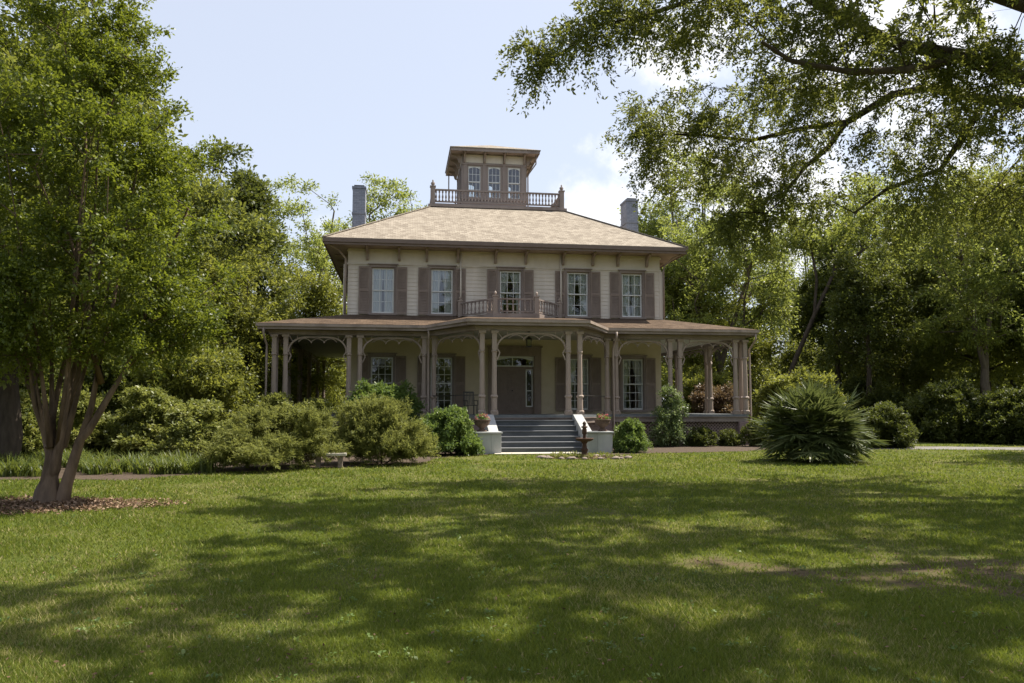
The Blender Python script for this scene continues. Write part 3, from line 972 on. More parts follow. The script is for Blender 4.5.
up = window_parts(WW, UP0, UP1, 3, 2, .44, 1)
lo = window_parts(WW, LO0, LO1, 3, 3, .44, 1)
for i, u in enumerate(WIN_U):
    place_window(up, T_FRONT, u, .44, (0, 2, 1, 2, 0)[i])
    if abs(u) > 1:
        place_window(lo, T_FRONT, u, .44, (None, None, 0, 1, 1)[i])
for T in (T_LEFT, T_RIGHT):
    for u in SIDE_U:
        place_window(up, T, u, .44, 0)
        place_window(lo, T, u, .44, 1)

# front door with transom and sidelight
dr = MB()
dx0, dx1 = DOOR0, DOOR1
dr.box(dx0 - .30, dx0 - .003, -.10, 0, FL, DOORZ, T_FRONT); dr.box(dx1 + .003, dx1 + .30, -.10, 0, FL, DOORZ, T_FRONT)
dr.box(dx0 - .30, dx1 + .30, -.10, 0, DOORZ + .003, DOORZ + .36, T_FRONT); dr.box(dx0 - .36, dx1 + .36, -.14, 0, DOORZ + .363, DOORZ + .44, T_FRONT)
dsur = dr.build('door_surround', M['shutter'], H)
dd = MB()
dl0, dl1, dz1 = dx0 + .05, dx1 - .42, 3.15
dd.box(dl0, dl1, .06, .12, FL, dz1, T_FRONT)
mid = (dl0 + dl1) / 2
for a, b in ((dl0 + .07, mid - .05), (mid + .05, dl1 - .07)):
    for c, d in ((FL + .15, FL + .75), (FL + .85, dz1 - .12)):
        for q in ((a, b, c, c + .04), (a, b, d - .04, d), (a, a + .04, c + .04, d - .04), (b - .04, b, c + .04, d - .04)):
            dd.box(q[0], q[1], .045, .059, q[2], q[3], T_FRONT)
door = dd.build('door', M['door'], H)
kb = MB(); kb.lathe([(.015, 0), (.015, .04), (.032, .055), (.03, .08), (.01, .09)], 10, T_FRONT @ Matrix.Translation((mid + .09, .06, FL + 1.0)) @ Matrix.Rotation(R(90), 4, 'X'))
kb.build('door_knob', M['metal'], door, smooth=True)
tb = MB()
tb.box(dx0, dx1, .05, .14, dz1, dz1 + .12, T_FRONT)
tb.box(dl1, dl1 + .07, .05, .14, FL, dz1, T_FRONT); tb.box(dx0, dl0, .05, .14, FL, dz1, T_FRONT); tb.box(dx1 - .05, dx1, .05, .14, FL, dz1, T_FRONT)
tb.box(dl1 + .07, dx1 - .05, .05, .14, FL, FL + .3, T_FRONT)
tb.build('door_frame', M['door'], H)
ts = MB()
za, zb = dz1 + .12, DOORZ - .01
ts.box(dx0, dx1, .04, .08, za, za + .045, T_FRONT); ts.box(dx0, dx0 + .045, .04, .08, za + .045, zb, T_FRONT); ts.box(dx1 - .045, dx1, .04, .08, za + .045, zb, T_FRONT)
n = 16
for i in range(n):
    a0, a1 = i / n, (i + 1) / n
    f = lambda a: zb - .14 * (2 * a - 1) ** 2 - .02
    xa, xb = dx0 + .045 + (dx1 - dx0 - .09) * a0, dx0 + .045 + (dx1 - dx0 - .09) * a1
    ts.add([(xa, .04, f(a0) - .045), (xb, .04, f(a1) - .045), (xb, .04, zb), (xa, .04, zb), (xa, .08, f(a0) - .045), (xb, .08, f(a1) - .045), (xb, .08, zb), (xa, .08, zb)],
           [(0, 1, 2, 3), (0, 4, 5, 1)], T_FRONT)
ts.box(dx0 + .74, dx0 + .775, .045, .08, za + .045, zb - .02, T_FRONT)
trn = ts.build('transom', M['white'], H)
tp = MB(); tp.add([(dx0 + .02, .07, za + .02), (dx1 - .02, .07, za + .02), (dx1 - .02, .07, zb), (dx0 + .02, .07, zb)], [(0, 1, 2, 3)], T_FRONT); tp.build('pane', M['glass'], trn)
sl = MB()
xa, xb, za, zb = dl1 + .07, dx1 - .05, FL + .3, dz1
for q in ((xa, xb, za, za + .045), (xa, xb, zb - .045, zb), (xa, xa + .045, za + .045, zb - .045), (xb - .045, xb, za + .045, zb - .045), (xa + .045, xb - .045, 2.22, 2.255)):
    sl.box(q[0], q[1], .045, .08, q[2], q[3], T_FRONT)
sdl = sl.build('sidelight', M['white'], H)
tp = MB(); tp.add([(xa + .02, .07, za + .02), (xb - .02, .07, za + .02), (xb - .02, .07, zb - .02), (xa + .02, .07, zb - .02)], [(0, 1, 2, 3)], T_FRONT); tp.build('pane', M['glass'], sdl)

# porch: floor, skirt, beam, ceiling, roof
KU, BU, BV, PU, PV1 = 3.6, 2.2, -2.6, 9.87, 17.4


def offset_outline(ins, back=PV1):
    """porch edge (u, v) from the back left corner round the front to the back right, moved inwards by ins"""
    k = ins * .62
    return [(-PU + ins, back - ins), (-PU + ins, ins), (-KU - k * .0 + ins * .15, ins), (-BU + ins * .85, BV + ins), (BU - ins * .85, BV + ins), (KU + k * .0 - ins * .15, ins), (PU - ins, ins), (PU - ins, back - ins)]


def strip(mb, ins0, ins1, z0, z1):
    """a solid band that follows the porch edge between two insets"""
    a, b = offset_outline(ins0), offset_outline(ins1)
    for i in range(len(a) - 1):
        q = [a[i], a[i + 1], b[i + 1], b[i]]
        mb.prism(q, z0, z1)


ol = offset_outline(.32)
flm = MB()
flm.prism([ol[1], ol[2], ol[5], ol[6], (PU - .32, 3.0), (-PU + .32, 3.0)], FL - .09, FL)
flm.prism([ol[2], ol[3], ol[4], ol[5]], FL - .09, FL)
flm.prism([(-PU + .32, 3.0), (-W2, 3.0), (-W2, PV1 - .3), (-PU + .32, PV1 - .3)], FL - .09, FL)
flm.prism([(W2, 3.0), (PU - .32, 3.0), (PU - .32, PV1 - .3), (W2, PV1 - .3)], FL - .09, FL)
flm.build('porch_floor', M['floor'], H)
apr = MB(); strip(apr, .35, .40, FL - .30, FL - .093); strip(apr, .30, .36, FL - .12, FL - .092)
apr.build('porch_floor_apron', M['trim'], H)
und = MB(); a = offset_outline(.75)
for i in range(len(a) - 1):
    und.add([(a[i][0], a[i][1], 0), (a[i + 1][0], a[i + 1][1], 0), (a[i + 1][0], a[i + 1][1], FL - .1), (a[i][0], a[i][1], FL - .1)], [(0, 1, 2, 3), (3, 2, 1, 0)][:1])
und.build('crawl_space_shade', M['under'], H)  # dark sheet behind the lattice, coloured as the underfloor shade


def edge_lattice(p, q, name='lattice_panel'):
    p, q = Vector((*p, 0)), Vector((*q, 0))
    d = q - p; Ld = d.length; d.normalize()
    z0, z1 = .06, FL - .30
    hh = z1 - z0
    lb = MB(); step = .135
    for sgn, off in ((1, 0.0), (-1, .014)):
        nrm = Vector((-d.y, d.x, 0)) * off
        t = -hh
        while t < Ld + hh:
            # a slat from (t, z0) to (t + sgn * hh, z1), clipped to 0..Ld
            a0, b0 = t, t + sgn * hh
            s0, s1 = 0.0, 1.0
            lo_, hi_ = min(a0, b0), max(a0, b0)
            if hi_ > 0 and lo_ < Ld:
                def par(x): return (x - a0) / (b0 - a0)
                c = sorted((par(0), par(Ld)))
                s0, s1 = max(0, c[0]), min(1, c[1])
                if s1 - s0 > .04:
                    A = p + d * (a0 + (b0 - a0) * s0) + nrm + Vector((0, 0, z0 + hh * s0)); B = p + d * (a0 + (b0 - a0) * s1) + nrm + Vector((0, 0, z0 + hh * s1))
                    lb.bar(A, B, .012, .048, up=(0, 0, 1))
            t += step
    return lb.build(name, M['lattice'], H)


el = offset_outline(.50)
edges = [(el[1], el[2]), (el[2], el[3]), (el[4], el[5]), (el[5], el[6]), (el[0], el[1]), (el[6], el[7])]
for p, q in edges[:4]:
    edge_lattice(p, q)
for p, q in edges[4:]:
    edge_lattice(p, (q[0], min(max(p[1], q[1]), 17)) if False else q)
pm = MB()
for (u, v) in [(-9.4, .42), (-6.4, .42), (-3.55, .42), (3.55, .42), (6.4, .42), (9.4, .42), (-9.4, 4.6), (-9.4, 8.6), (-9.4, 12.6), (-9.4, 16.6), (9.4, 4.6), (9.4, 8.6), (9.4, 12.6), (9.4, 16.6), (-1.75, -2.1), (1.75, -2.1)]:
    b = MB(); b.box(-.27, .27, -.14, .22, 0, FL - .305)
    o = b.build('porch_pier', M['brick'], H); o.location = (u, v, 0)

bmm = MB(); strip(bmm, .36, .54, 4.29, Z_PF0 + .02); strip(bmm, .32, .36, 4.40, Z_PF0 + .0)
bmm.build('porch_beam', M['trim'], H)
cl = MB()
ci = offset_outline(.5)
ZC = 4.43
cl.add([(*ci[1], ZC), (*ci[2], ZC), (*ci[5], ZC), (*ci[6], ZC), (PU - .5, 3.0, ZC), (-PU + .5, 3.0, ZC)], [(0, 5, 4, 3, 2, 1)])
cl.add([(*ci[2], ZC), (*ci[3], ZC), (*ci[4], ZC), (*ci[5], ZC)], [(0, 3, 2, 1)])
cl.add([(-PU + .5, 3.0, ZC), (-W2, 3.0, ZC), (-W2, PV1 - .5, ZC), (-PU + .5, PV1 - .5, ZC)], [(3, 2, 1, 0)])
cl.add([(W2, 3.0, ZC), (PU - .5, 3.0, ZC), (PU - .5, PV1 - .5, ZC), (W2, PV1 - .5, ZC)], [(3, 2, 1, 0)])
cl.build('porch_ceiling', M['ceiling'], H)
pf = MB(); strip(pf, 0, .05, Z_PF0, Z_PF1 - .07); strip(pf, .05, .36, Z_PF0 + .02, Z_PF0 + .05)
pf.build('porch_fascia', M['trim'], H)
gt = MB(); strip(gt, -.06, -.003, Z_PF1 - .115, Z_PF1 - .015)
gt.build('gutter', M['column'], H)
pr = MB()
o0 = offset_outline(-.05)
zr = Z_PF1
wallp = [(-W2, PV1 - .4), (-W2, WV0), (-2.7, WV0), (-1.7, WV0), (1.7, WV0), (2.7, WV0), (W2, WV0), (W2, PV1 - .4)]
vs = [(x, y, zr) for x, y in o0] + [(x, y, Z_PW) for x, y in wallp] + [(x, y, zr - .05) for x, y in o0]
fs = []
for i in range(7):
    fs.append((i, i + 1, 8 + i + 1, 8 + i)); fs.append((16 + i, 16 + i + 1, i + 1, i))
pr.add(vs, fs)
pr.build('porch_roof', M['porch_roof'], H)


# columns
def column_mesh():
    c = MB()
    c.box(-.135, .135, -.135, .135, 0, .10)
    c.lathe([(.155, .10), (.155, .13), (.125, .17)], 8, rot=R(22.5))
    c.lathe([(.112, .17), (.108, .62)], 8, rot=R(22.5))
    c.lathe([(.112, .62), (.145, .65), (.145, .69), (.112, .73)], 8, rot=R(22.5))
    c.lathe([(.098, .73), (.086, 2.25)], 8, rot=R(22.5))
    c.lathe([(.086, 2.25), (.115, 2.28), (.115, 2.31), (.092, 2.34)], 8, rot=R(22.5))
    c.box(-.085, .085, -.085, .085, 2.34, 2.95)
    c.box(-.13, .13, -.13, .13, 2.95, 3.042)
    return c.mesh('column', M['column'])


cmesh = column_mesh()
cols = []
CV = .45
front_cols = [(-9.4, CV), (-8.98, CV), (-6.62, CV), (-6.2, CV), (-3.74, CV + .05), (-3.36, CV), (3.56, CV), (3.95, CV + .05), (6.2, CV), (6.62, CV), (8.98, CV), (9.4, CV),
              (-1.74, -2.12), (-1.3, -2.15), (1.42, -2.15), (1.86, -2.12)]
side_cols = []
for s in (-9.4, 9.4):
    side_cols += [(s, .88)]
    for v in (4.4, 8.4, 12.4):
        side_cols += [(s, v - .21), (s, v + .21)]
    side_cols += [(s, 16.5), (s, 16.92)]
for u, v in front_cols + side_cols:
    o = link('column', cmesh, H, (u + CX, v, FL))
for s in (-1, 1):
    o = link('column', cmesh, H, (s * 8.98, 16.92, FL)); o = link('column', cmesh, H, (s * 7.1, 16.92, FL))


# cusped arches between the columns
def arch(p, q, spring=3.66, top=4.20):
    p, q = Vector((p[0] + CX, p[1], 0)), Vector((q[0] + CX, q[1], 0))
    d = q - p; Ld = d.length; d.normalize()
    p = p + d * .10; Ld -= .20
    rise = min(.85, Ld * .30)
    ab = MB()
    pts = []
    N = 9
    for i in range(N + 1):
        a = math.pi / 2 * i / N
        pts.append((rise * (1 - math.cos(a)) ** 1.0, spring + (top - spring) * math.sin(a)))
    pts = [(x, z) for x, z in pts]
    full = pts + [(Ld - x, z) for x, z in reversed(pts)]
    P3 = [p + d * x + Vector((0, 0, z)) for x, z in full]
    for a, b in zip(P3[:-1], P3[1:]):
        ab.bar(a, b, .05, .06)
    # pendant cusps under the head of the arch
    nc = 3 if Ld > 1.7 else 1
    x0, x1 = rise * .55, Ld - rise * .55
    for c in range(nc):
        xa, xb = x0 + (x1 - x0) * c / nc, x0 + (x1 - x0) * (c + 1) / nc
        prev = None
        for i in range(9):
            t = i / 8
            zz = top - .03 - .13 * (2 * t - 1) ** 2 + (-.02)
            c3 = p + d * (xa + (xb - xa) * t) + Vector((0, 0, zz))
            if prev is not None: ab.bar(prev, c3, .03, .026)
            prev = c3
        if c < nc - 1:
            ab.lathe([(.008, -.07), (.03, -.04), (.022, 0)], 6, Matrix.Translation(p + d * xb + Vector((0, 0, top - .17))))
    # side cusps against the columns and small spandrel bars
    for sgn, org in ((1, p), (-1, p + d * Ld)):
        dd_ = d * sgn
        ab.bar(org + Vector((0, 0, spring)) + dd_ * .0, org + dd_ * .10 + Vector((0, 0, spring - .16)), .045, .04)
        ab.bar(org + dd_ * .10 + Vector((0, 0, spring - .16)), org + Vector((0, 0, spring - .42)), .045, .04)
        ab.bar(org + dd_ * .02 + Vector((0, 0, 4.26)), org + dd_ * (rise * .26) + Vector((0, 0, spring + .34)), .028, .028)
        ab.bar(org + dd_ * (rise * .5) + Vector((0, 0, 4.28)), org + dd_ * (rise * .48) + Vector((0, 0, spring + .46)), .028, .028)
    return ab.build('porch_arch', M['column'], H)


bays = [((-8.98, CV), (-6.62, CV)), ((-6.2, CV), (-3.74, CV)), ((-3.36, CV), (-1.74, -2.12)), ((-1.3, -2.15), (1.42, -2.15)), ((1.86, -2.12), (3.56, CV)), ((3.95, CV), (6.2, CV)), ((6.62, CV), (8.98, CV))]
for s in (-9.4, 9.4):
    vs_ = [.88, 4.19, 4.61, 8.19, 8.61, 12.19, 12.61, 16.5]
    for i in range(0, 8, 2):
        bays.append(((s, vs_[i]), (s, vs_[i + 1])))
    bays.append(((math.copysign(8.98, s), 16.92), (math.copysign(7.1, s), 16.92)))
for p, q in bays:
    arch(p, q)

# downspouts
ds = [((-3.56, -.10), (-3.56, .24)), ((3.86, -.10), (3.80, .24)), ((-9.72, .0), (-9.66, .5)), ((9.72, .0), (9.66, .5))]
for (u0, v0), (u1, v1) in [((a + CX * .7, b), (c_ + CX * .7, d)) for (a, b), (c_, d) in ds]:
    t = MB(); t.tube([(u0, v0, Z_PF0 + .05), (u0, v0, 4.30), (u0 + (u1 - u0) * .3, v0 + (v1 - v0) * .3, 4.16), (u1, v1, 3.9), (u1, v1, 3.7), (u1, v1, .25), (u1, v1 - .1, .12)], .042, 8)
    t.build('downspout', M['column'], H, smooth=True)
t = MB(); t.tube([(W2 + EO - .1, WV0 - EO + .1, Z_E0 + .04), (W2 + .45, WV0 - .45, Z_E0 - .12), (W2 + .16, WV0 - .12, 7.75), (W2 + .14, WV0 - .10, 7.5), (W2 + .14, WV0 - .10, Z_PW)], .04, 8)
t.build('downspout', M['column'], H, smooth=True)
t = MB(); t.tube([(-W2 - EO + .1, WV0 - EO + .1, Z_E0 + .04), (-W2 - .40, WV0 - .4, Z_E0 - .10), (-W2 - .1, WV0 - .12, 7.75), (-W2 - .09, WV0 - .10, 7.5), (-W2 - .09, WV0 - .10, Z_PW)], .04, 8)
t.build('downspout', M['column'], H, smooth=True)
for u in (-2.05, 2.30):
    t = MB(); t.tube([(u, WV0 - .1, 8.1), (u, WV0 - .1, 5.5)], .035, 8); t.build('downspout', M['siding'], H, smooth=True)

# balcony over the door
bal = MB()
bo = [(-2.13, WV0 - .03), (-.88, 1.0), (1.02, 1.0), (2.27, WV0 - .03)]
bal.prism([bo[0], bo[1], bo[2], bo[3]], 5.08, 5.32)
balc = bal.build('balcony', M['trim'], H)


def turned_baluster(h, r=.032, seg=7):
    b = MB()
    b.lathe([(r * .9, 0), (r * .9, h * .12), (r * .5, h * .16), (r * .95, h * .34), (r * 1.0, h * .42), (r * .55, h * .62), (r * .5, h * .74), (r * .9, h * .82), (r * .9, h)], seg)
    return b.mesh('baluster', M['trim'], smooth=True)


bmsh = turned_baluster(.46, .045)
rails = MB()
pts = [(bo[0][0] + .05, WV0 - .15), (bo[1][0] + .1, 1.12), (bo[2][0] - .1, 1.12), (bo[3][0] - .05, WV0 - .15)]
for (a, b) in zip(pts[:-1], pts[1:]):
    rails.bar((*a, 5.92), (*b, 5.92), .10, .06); rails.bar((*a, 5.40), (*b, 5.40), .08, .05)
    L_ = math.hypot(b[0] - a[0], b[1] - a[1]); k = int(L_ / .24)
    for q in range(1, k):
        t = q / k
        link('baluster', bmsh, balc, (a[0] + (b[0] - a[0]) * t, a[1] + (b[1] - a[1]) * t, 5.43))
rails.build('railing', M['trim'], balc)
for i, (u, v) in enumerate(pts):
    p = MB()
    p.box(-.085, .085, -.085, .085, 5.32, 6.0); p.box(-.11, .11, -.11, .11, 6.003, 6.06)
    p.lathe([(.035, 6.06), (.025, 6.085), (.06, 6.13), (.055, 6.175), (.02, 6.22), (.008, 6.26)], 10)
    o = p.build('post', M['column'], balc); o.location = (u, v, 0)

# widow's walk and cupola
dkm = MB()
dkm.box(dk[0] - .12, dk[1] + .12, dk[2] - .12, dk[3] + .12, DZ - .02, DZ + .10)
dkm.box(dk[0] - .02, dk[1] + .02, dk[2] - .02, dk[3] + .02, DZ + .103, DZ + .16)
dkm.build('roof_deck', M['trim'], H)
wb = turned_baluster(.50, .046, 6)
e = DH - .1
cs = [(DX - e, VM - e), (DX + e, VM - e), (DX + e, VM + e), (DX - e, VM + e)]
for i in range(4):
    a, b = cs[i], cs[(i + 1) % 4]
    rl = MB()
    rl.bar((*a, DZ + .84), (*b, DZ + .84), .11, .07); rl.bar((*a, DZ + .27), (*b, DZ + .27), .09, .06)
    k = 40
    sv = MB() if i in (1, 2) else None
    ro = None
    for q in (1 / 3, 2 / 3) if i in (0, 3) else ():
        pass
    ro = rl.build('roof_railing', M['trim'], H)
    bq = []
    for q in range(1, k):
        t = q / k
        pos = (a[0] + (b[0] - a[0]) * t, a[1] + (b[1] - a[1]) * t, DZ + .30)
        if i in (0, 3): link('baluster', wb, ro, pos)
        else: sv.lathe([(.03, 0), (.03, .07), (.018, .1), (.036, .22), (.018, .42), (.03, .44), (.03, .51)], 6, Matrix.Translation(pos))
    if sv: sv.build('balusters', M['trim'], ro)
    p = MB(); p.box(-.11, .11, -.11, .11, DZ + .16, DZ + .95); p.box(-.14, .14, -.14, .14, DZ + .953, DZ + 1.01)
    p.lathe([(.05, DZ + 1.01), (.04, DZ + 1.04), (.10, DZ + 1.11), (.09, DZ + 1.18), (.03, DZ + 1.22), (.045, DZ + 1.27), (.01, DZ + 1.33)], 10)
    o = p.build('post', M['trim'], ro); o.location = (a[0], a[1], 0)

CW, CZ0, CZ1 = 1.62, DZ + .16, 14.190
cu = MB()
CT = []
for k in range(4):
    CT.append(Matrix.Translation((DX, VM, 0)) @ Matrix.Rotation(k * math.pi / 2, 4, 'Z') @ Matrix.Translation((0, -CW, 0)))
CWU, CWW, CWZ0, CWZ1 = (-1.0, 0, 1.0), .62, 11.980, 13.560
for k, T in enumerate(CT):
    a = CW if k % 2 == 0 else CW - .142
    wall_with_openings(cu, -a, a, CZ0, CZ1, [(u - CWW / 2, u + CWW / 2, CWZ0, CWZ1) for u in CWU], .14, T, boards=False)
    cu.box(-a - .0, a + .0, -.05, -.003, 13.620, 13.710, T); cu.box(-a, a, -.05, -.003, CWZ0 - .14, CWZ0 - .04, T)
    for u in (-1.45, -.5, .5, 1.45):
        cu.box(u - .09, u + .09, -.035, -.003, CWZ0 - .04, 13.620, T)
cup = cu.build('cupola', M['trim'], H)
fp = MB()
for k, T in enumerate(CT):
    for a, b in ((-1.5, -.56), (-.44, .44), (.56, 1.5)):
        fp.box(a, b, -.02, -.003, 13.730, 14.140, T)
fp.build('frieze_panel', M['frieze'], cup)
fl = MB(); fl.box(-CW + .15, CW - .15, VM - CW + .15, VM + CW - .15, CZ0, CZ0 + .04); fl.build('cupola_floor', M['dark_in'], cup).location.x = DX
sm, pm_ = MB(), MB()
h_ = CWZ1 - CWZ0
w2 = CWW / 2
for a, b, y in ((CWZ0, CWZ0 + h_ / 2 + .015, .07), (CWZ0 + h_ / 2 - .015, CWZ1, .045)):
    sm.box(-w2, -w2 + .045, y, y + .03, a, b); sm.box(w2 - .045, w2, y, y + .03, a, b); sm.box(-w2 + .045, w2 - .045, y, y + .03, a, a + .045); sm.box(-w2 + .045, w2 - .045, y, y + .03, b - .05, b)
    for x in (-.09, .09): sm.box(x - .01, x + .01, y + .004, y + .026, a + .04, b - .04)
    zz = (a + b) / 2; sm.box(-w2 + .04, w2 - .04, y + .006, y + .024, zz - .01, zz + .01)
    pm_.add([(-w2, y + .015, a), (w2, y + .015, a), (w2, y + .015, b), (-w2, y + .015, b)], [(0, 1, 2, 3)])
# arched head
n = 10
for i in range(n):
    f = lambda t: CWZ1 - .12 * (2 * t - 1) ** 2 - .05
    ta, tb_ = i / n, (i + 1) / n
    xa, xb = -w2 + CWW * ta, -w2 + CWW * tb_
    sm.add([(xa, .035, f(ta)), (xb, .035, f(tb_)), (xb, .035, CWZ1), (xa, .035, CWZ1)], [(0, 1, 2, 3)])
smm, pmm = sm.mesh('sash', M['white']), pm_.mesh('pane', M['glass'])
for k, T in enumerate(CT):
    for u in CWU:
        o = link('sash', smm, cup); o.matrix_local = T @ Matrix.Translation((u, 0, 0))
        o = link('pane', pmm, cup); o.matrix_local = T @ Matrix.Translation((u, 0, 0))
CE = 2.22
ce = MB()
ce.box(-CE + .05, CE - .05, VM - CE + .05, VM + CE - .05, 14.193, 14.230)
ce.build('cupola_soffit', M['column'], cup).location.x = DX
ce = MB()
for a, b, c, d in ((-CE, CE, VM - CE, VM - CE + .05), (-CE, CE, VM + CE - .05, VM + CE), (-CE, -CE + .05, VM - CE + .05, VM + CE - .05), (CE - .05, CE, VM - CE + .05, VM + CE - .05)):
    ce.box(a, b, c, d, 14.140, 14.320)
ce.build('cupola_fascia', M['trim'], cup).location.x = DX
cr = MB()
q = CE + .04
cr.add([(-q, VM - q, 14.325), (q, VM - q, 14.325), (q, VM + q, 14.325), (-q, VM + q, 14.325), (0, VM, 15.220), (-q, VM - q, 14.290), (q, VM - q, 14.290), (q, VM + q, 14.290), (-q, VM + q, 14.290)],
       [(0, 1, 4), (1, 2, 4), (2, 3, 4), (3, 0, 4), (5, 6, 1, 0), (6, 7, 2, 1), (7, 8, 3, 2), (8, 5, 0, 3), (8, 7, 6, 5)])
cr.build('cupola_roof', M['roof'], cup).location.x = DX
cbm = bracket_mesh(.44, .46, .075)
for T in CT:
    for u in (-1.5, -.5, .5, 1.5):
        o = link('cupola_bracket', cbm, cup); o.matrix_local = T @ Matrix.Translation((u, -.036, 13.720))
t = MB(); t.tube([(CE - .15, VM - CE + .3, 14.140), (CE - .15, VM - CE + .3, 13.710), (CW + .15, VM - CW + .1, 13.310), (CW + .10, VM - CW + .08, 13.160), (CW + .10, VM - CW + .08, CZ0)], .035, 8); t.build('cupola_downspout', M['trim'], cup, smooth=True).location.x = DX
t = MB(); t.tube([(-CE + .15, VM + CE - .3, 14.140), (-CE + .15, VM + CE - .3, 12.660), (-CW - .1, VM + CW - .1, 12.460), (-CW - .1, VM + CW - .1, CZ0)], .035, 8); t.build('cupola_downspout', M['trim'], cup, smooth=True).location.x = DX

# front steps between white cheek walls
sc_ = .13
stp = MB()
treads = []
NR = 7; rise = FL / NR; run = .30
S0, S1 = sc_ - 1.38, sc_ + 1.50
for i in range(NR - 1):
    zt = rise * (i + 1); v0 = -2.32 - run * (NR - 1 - i)
    stp.box(S0, S1, v0, -2.30, rise * i + (.0 if i == 0 else .001), zt - .035)
    td_ = MB(); td_.box(S0, S1, v0 - .035, v0 + run - .004, zt - .033, zt)
    treads.append(td_)
stair = stp.build('staircase', M['step'], H)
for td_ in treads:
    td_.build('tread', M['tread'], stair, bevel=.008)
for s in (-1, 1):
    x0, x1 = (S0 - .34, S0 - .003) if s < 0 else (S1 + .003, S1 + .34)
    ck = MB()
    prof = [(-4.62, 0), (-4.62, .66), (-4.02, .66), (-2.42, FL + .02), (-2.22, FL + .02), (-2.22, 0)]
    n = len(prof)
    vs = [(x0, y, z) for y, z in prof] + [(x1, y, z) for y, z in prof]
    fs = [tuple(range(n)), tuple(range(2 * n - 1, n - 1, -1))] + [(i, n + i, n + (i + 1) % n, (i + 1) % n) for i in range(n)]
    ck.add(vs, fs)
    px0, px1 = (x0 - .50, x0 - .002) if s < 0 else (x1 + .002, x1 + .52)
    ck.box(px0, px1, -4.62, -3.95, 0, .66)
    a, b = min(px0, x0), max(px1, x1)
    ck.box(a - .04, b + .04, -4.66, -3.92, .662, .72)
    o = ck.build('cheek_wall', M['stone'], stair, bevel=.012)
    # handrail
    hx = (x0 + x1) / 2
    hr = MB()
for s, uu in ((-1, -1.75), (1, 1.75)):
    pass

# thin iron rail on the porch between the columns
ir = MB()
for p, q in (((-3.36, CV), (-1.74, -2.12)), ((1.86, -2.12), (3.56, CV))):
    ir.bar((*p, FL + .72), (*q, FL + .72), .03, .03)
ir.build('porch_rail', M['metal'], H)

# hanging lantern
lx, ly, _ = h2w(.32, -.6)
lan = thing('hanging_lantern', 'small black iron lantern hanging before the front door', 'lantern', (lx, ly, 3.86), HA)
b = MB()
for a in range(4):
    an = math.pi / 4 + a * math.pi / 2
    b.bar((.11 * math.cos(an), .11 * math.sin(an), 0), (.13 * math.cos(an), .13 * math.sin(an), .26), .016, .016)
b.lathe([(.10, -.03), (.14, -.01), (.14, .012)], 4, rot=math.pi / 4); b.lathe([(.17, .26), (.16, .28), (.06, .36), (.02, .40)], 4, rot=math.pi / 4)
b.build('lantern_frame', M['metal'], lan)
b = MB(); b.lathe([(.095, .014), (.115, .256)], 4, rot=math.pi / 4); b.build('lantern_glass', M['glass'], lan)
b = MB(); b.tube([(0, 0, .40), (0, 0, ZC - 3.86 - .002)], .009, 6); b.lathe([(.05, ZC - 3.86 - .03), (.05, ZC - 3.86 - .003)], 8); b.build('lantern_chain', M['metal'], lan)

# rocking-style porch chair left of the door
cx, cy, _ = h2w(-1.9, -.55)
chair = thing('porch_chair', 'dark wooden chair on the porch left of the front steps', 'chair', (cx, cy, FL), HA + R(15))
chair.scale = (.8, .8, .8)
b = MB(); b.box(-.26, .26, -.25, .25, .42, .46); b.build('seat', M['metal'], chair)
b = MB()
for x in (-.25, .25): b.bar((x, .24, .46), (x, .34, 1.08), .04, .04)
for k in range(6): b.bar((-.18 + k * .072, .245, .47), (-.18 + k * .072, .335, 1.02), .035, .015)
b.bar((-.25, .34, 1.06), (.25, .34, 1.06), .03, .08); b.build('backrest', M['metal'], chair)
for x, y in ((-.23, -.22), (.23, -.22), (-.23, .22), (.23, .22)):
    b = MB(); b.box(x - .02, x + .02, y - .02, y + .02, 0, .42); b.build('leg', M['metal'], chair)
for s in (-1, 1):
    b = MB(); b.bar((s * .27, -.24, .66), (s * .27, .27, .68), .05, .03); b.bar((s * .27, -.22, .46), (s * .27, -.22, .65), .035, .035); b.build('armrest', M['metal'], chair)

# ------------------------------------------------------------------ urns, fountain, bench, stones
URN = MB()
URN.lathe([(.16, 0), (.16, .04), (.09, .07), (.08, .12), (.12, .15), (.22, .22), (.265, .31), (.25, .33), (.29, .37), (.29, .40), (.25, .40), (.22, .34)], 20)
urn_m = URN.mesh('garden_urn', M['terracotta'], smooth=True)
for i, (u, lab) in enumerate(((S0 - .60, 'brown terracotta urn on the white pedestal beside the broadleaf shrub'), (S1 + .62, 'brown terracotta urn on the white pedestal behind the fountain'))):
    X_, Y_, _ = h2w(u, -4.22)
    tag(link('garden_urn', urn_m, None, (X_, Y_, .72)), lab, 'urn', 'urns on the stair pedestals')
    pl = thing('flowering_plant', ('pink flowers filling the urn beside the broadleaf shrub', 'pink flowers filling the urn behind the fountain')[i], 'flowers', (X_, Y_, 1.05), 0, 'flowers in the urns')
    pl.scale = (.85, .85, .8)
    c = blob_points(rng, [(0, 0, .14, .24, .24, .15, 26)], .1, thresh=-9)
    V, r_ = leaf_cloud(rng, c, .12, 26, .06, aspect=.6); link('foliage', np_mesh('foliage', V, 4, M['lf_broad'], r_), pl)
    c = blob_points(rng, [(0, 0, .19, .25, .25, .15, 18)], .6, thresh=-9)
    V, r_ = leaf_cloud(rng, c, .05, 12, .05, aspect=.9); link('blossom', np_mesh('blossom', V, 4, M['bloom'], r_), pl)

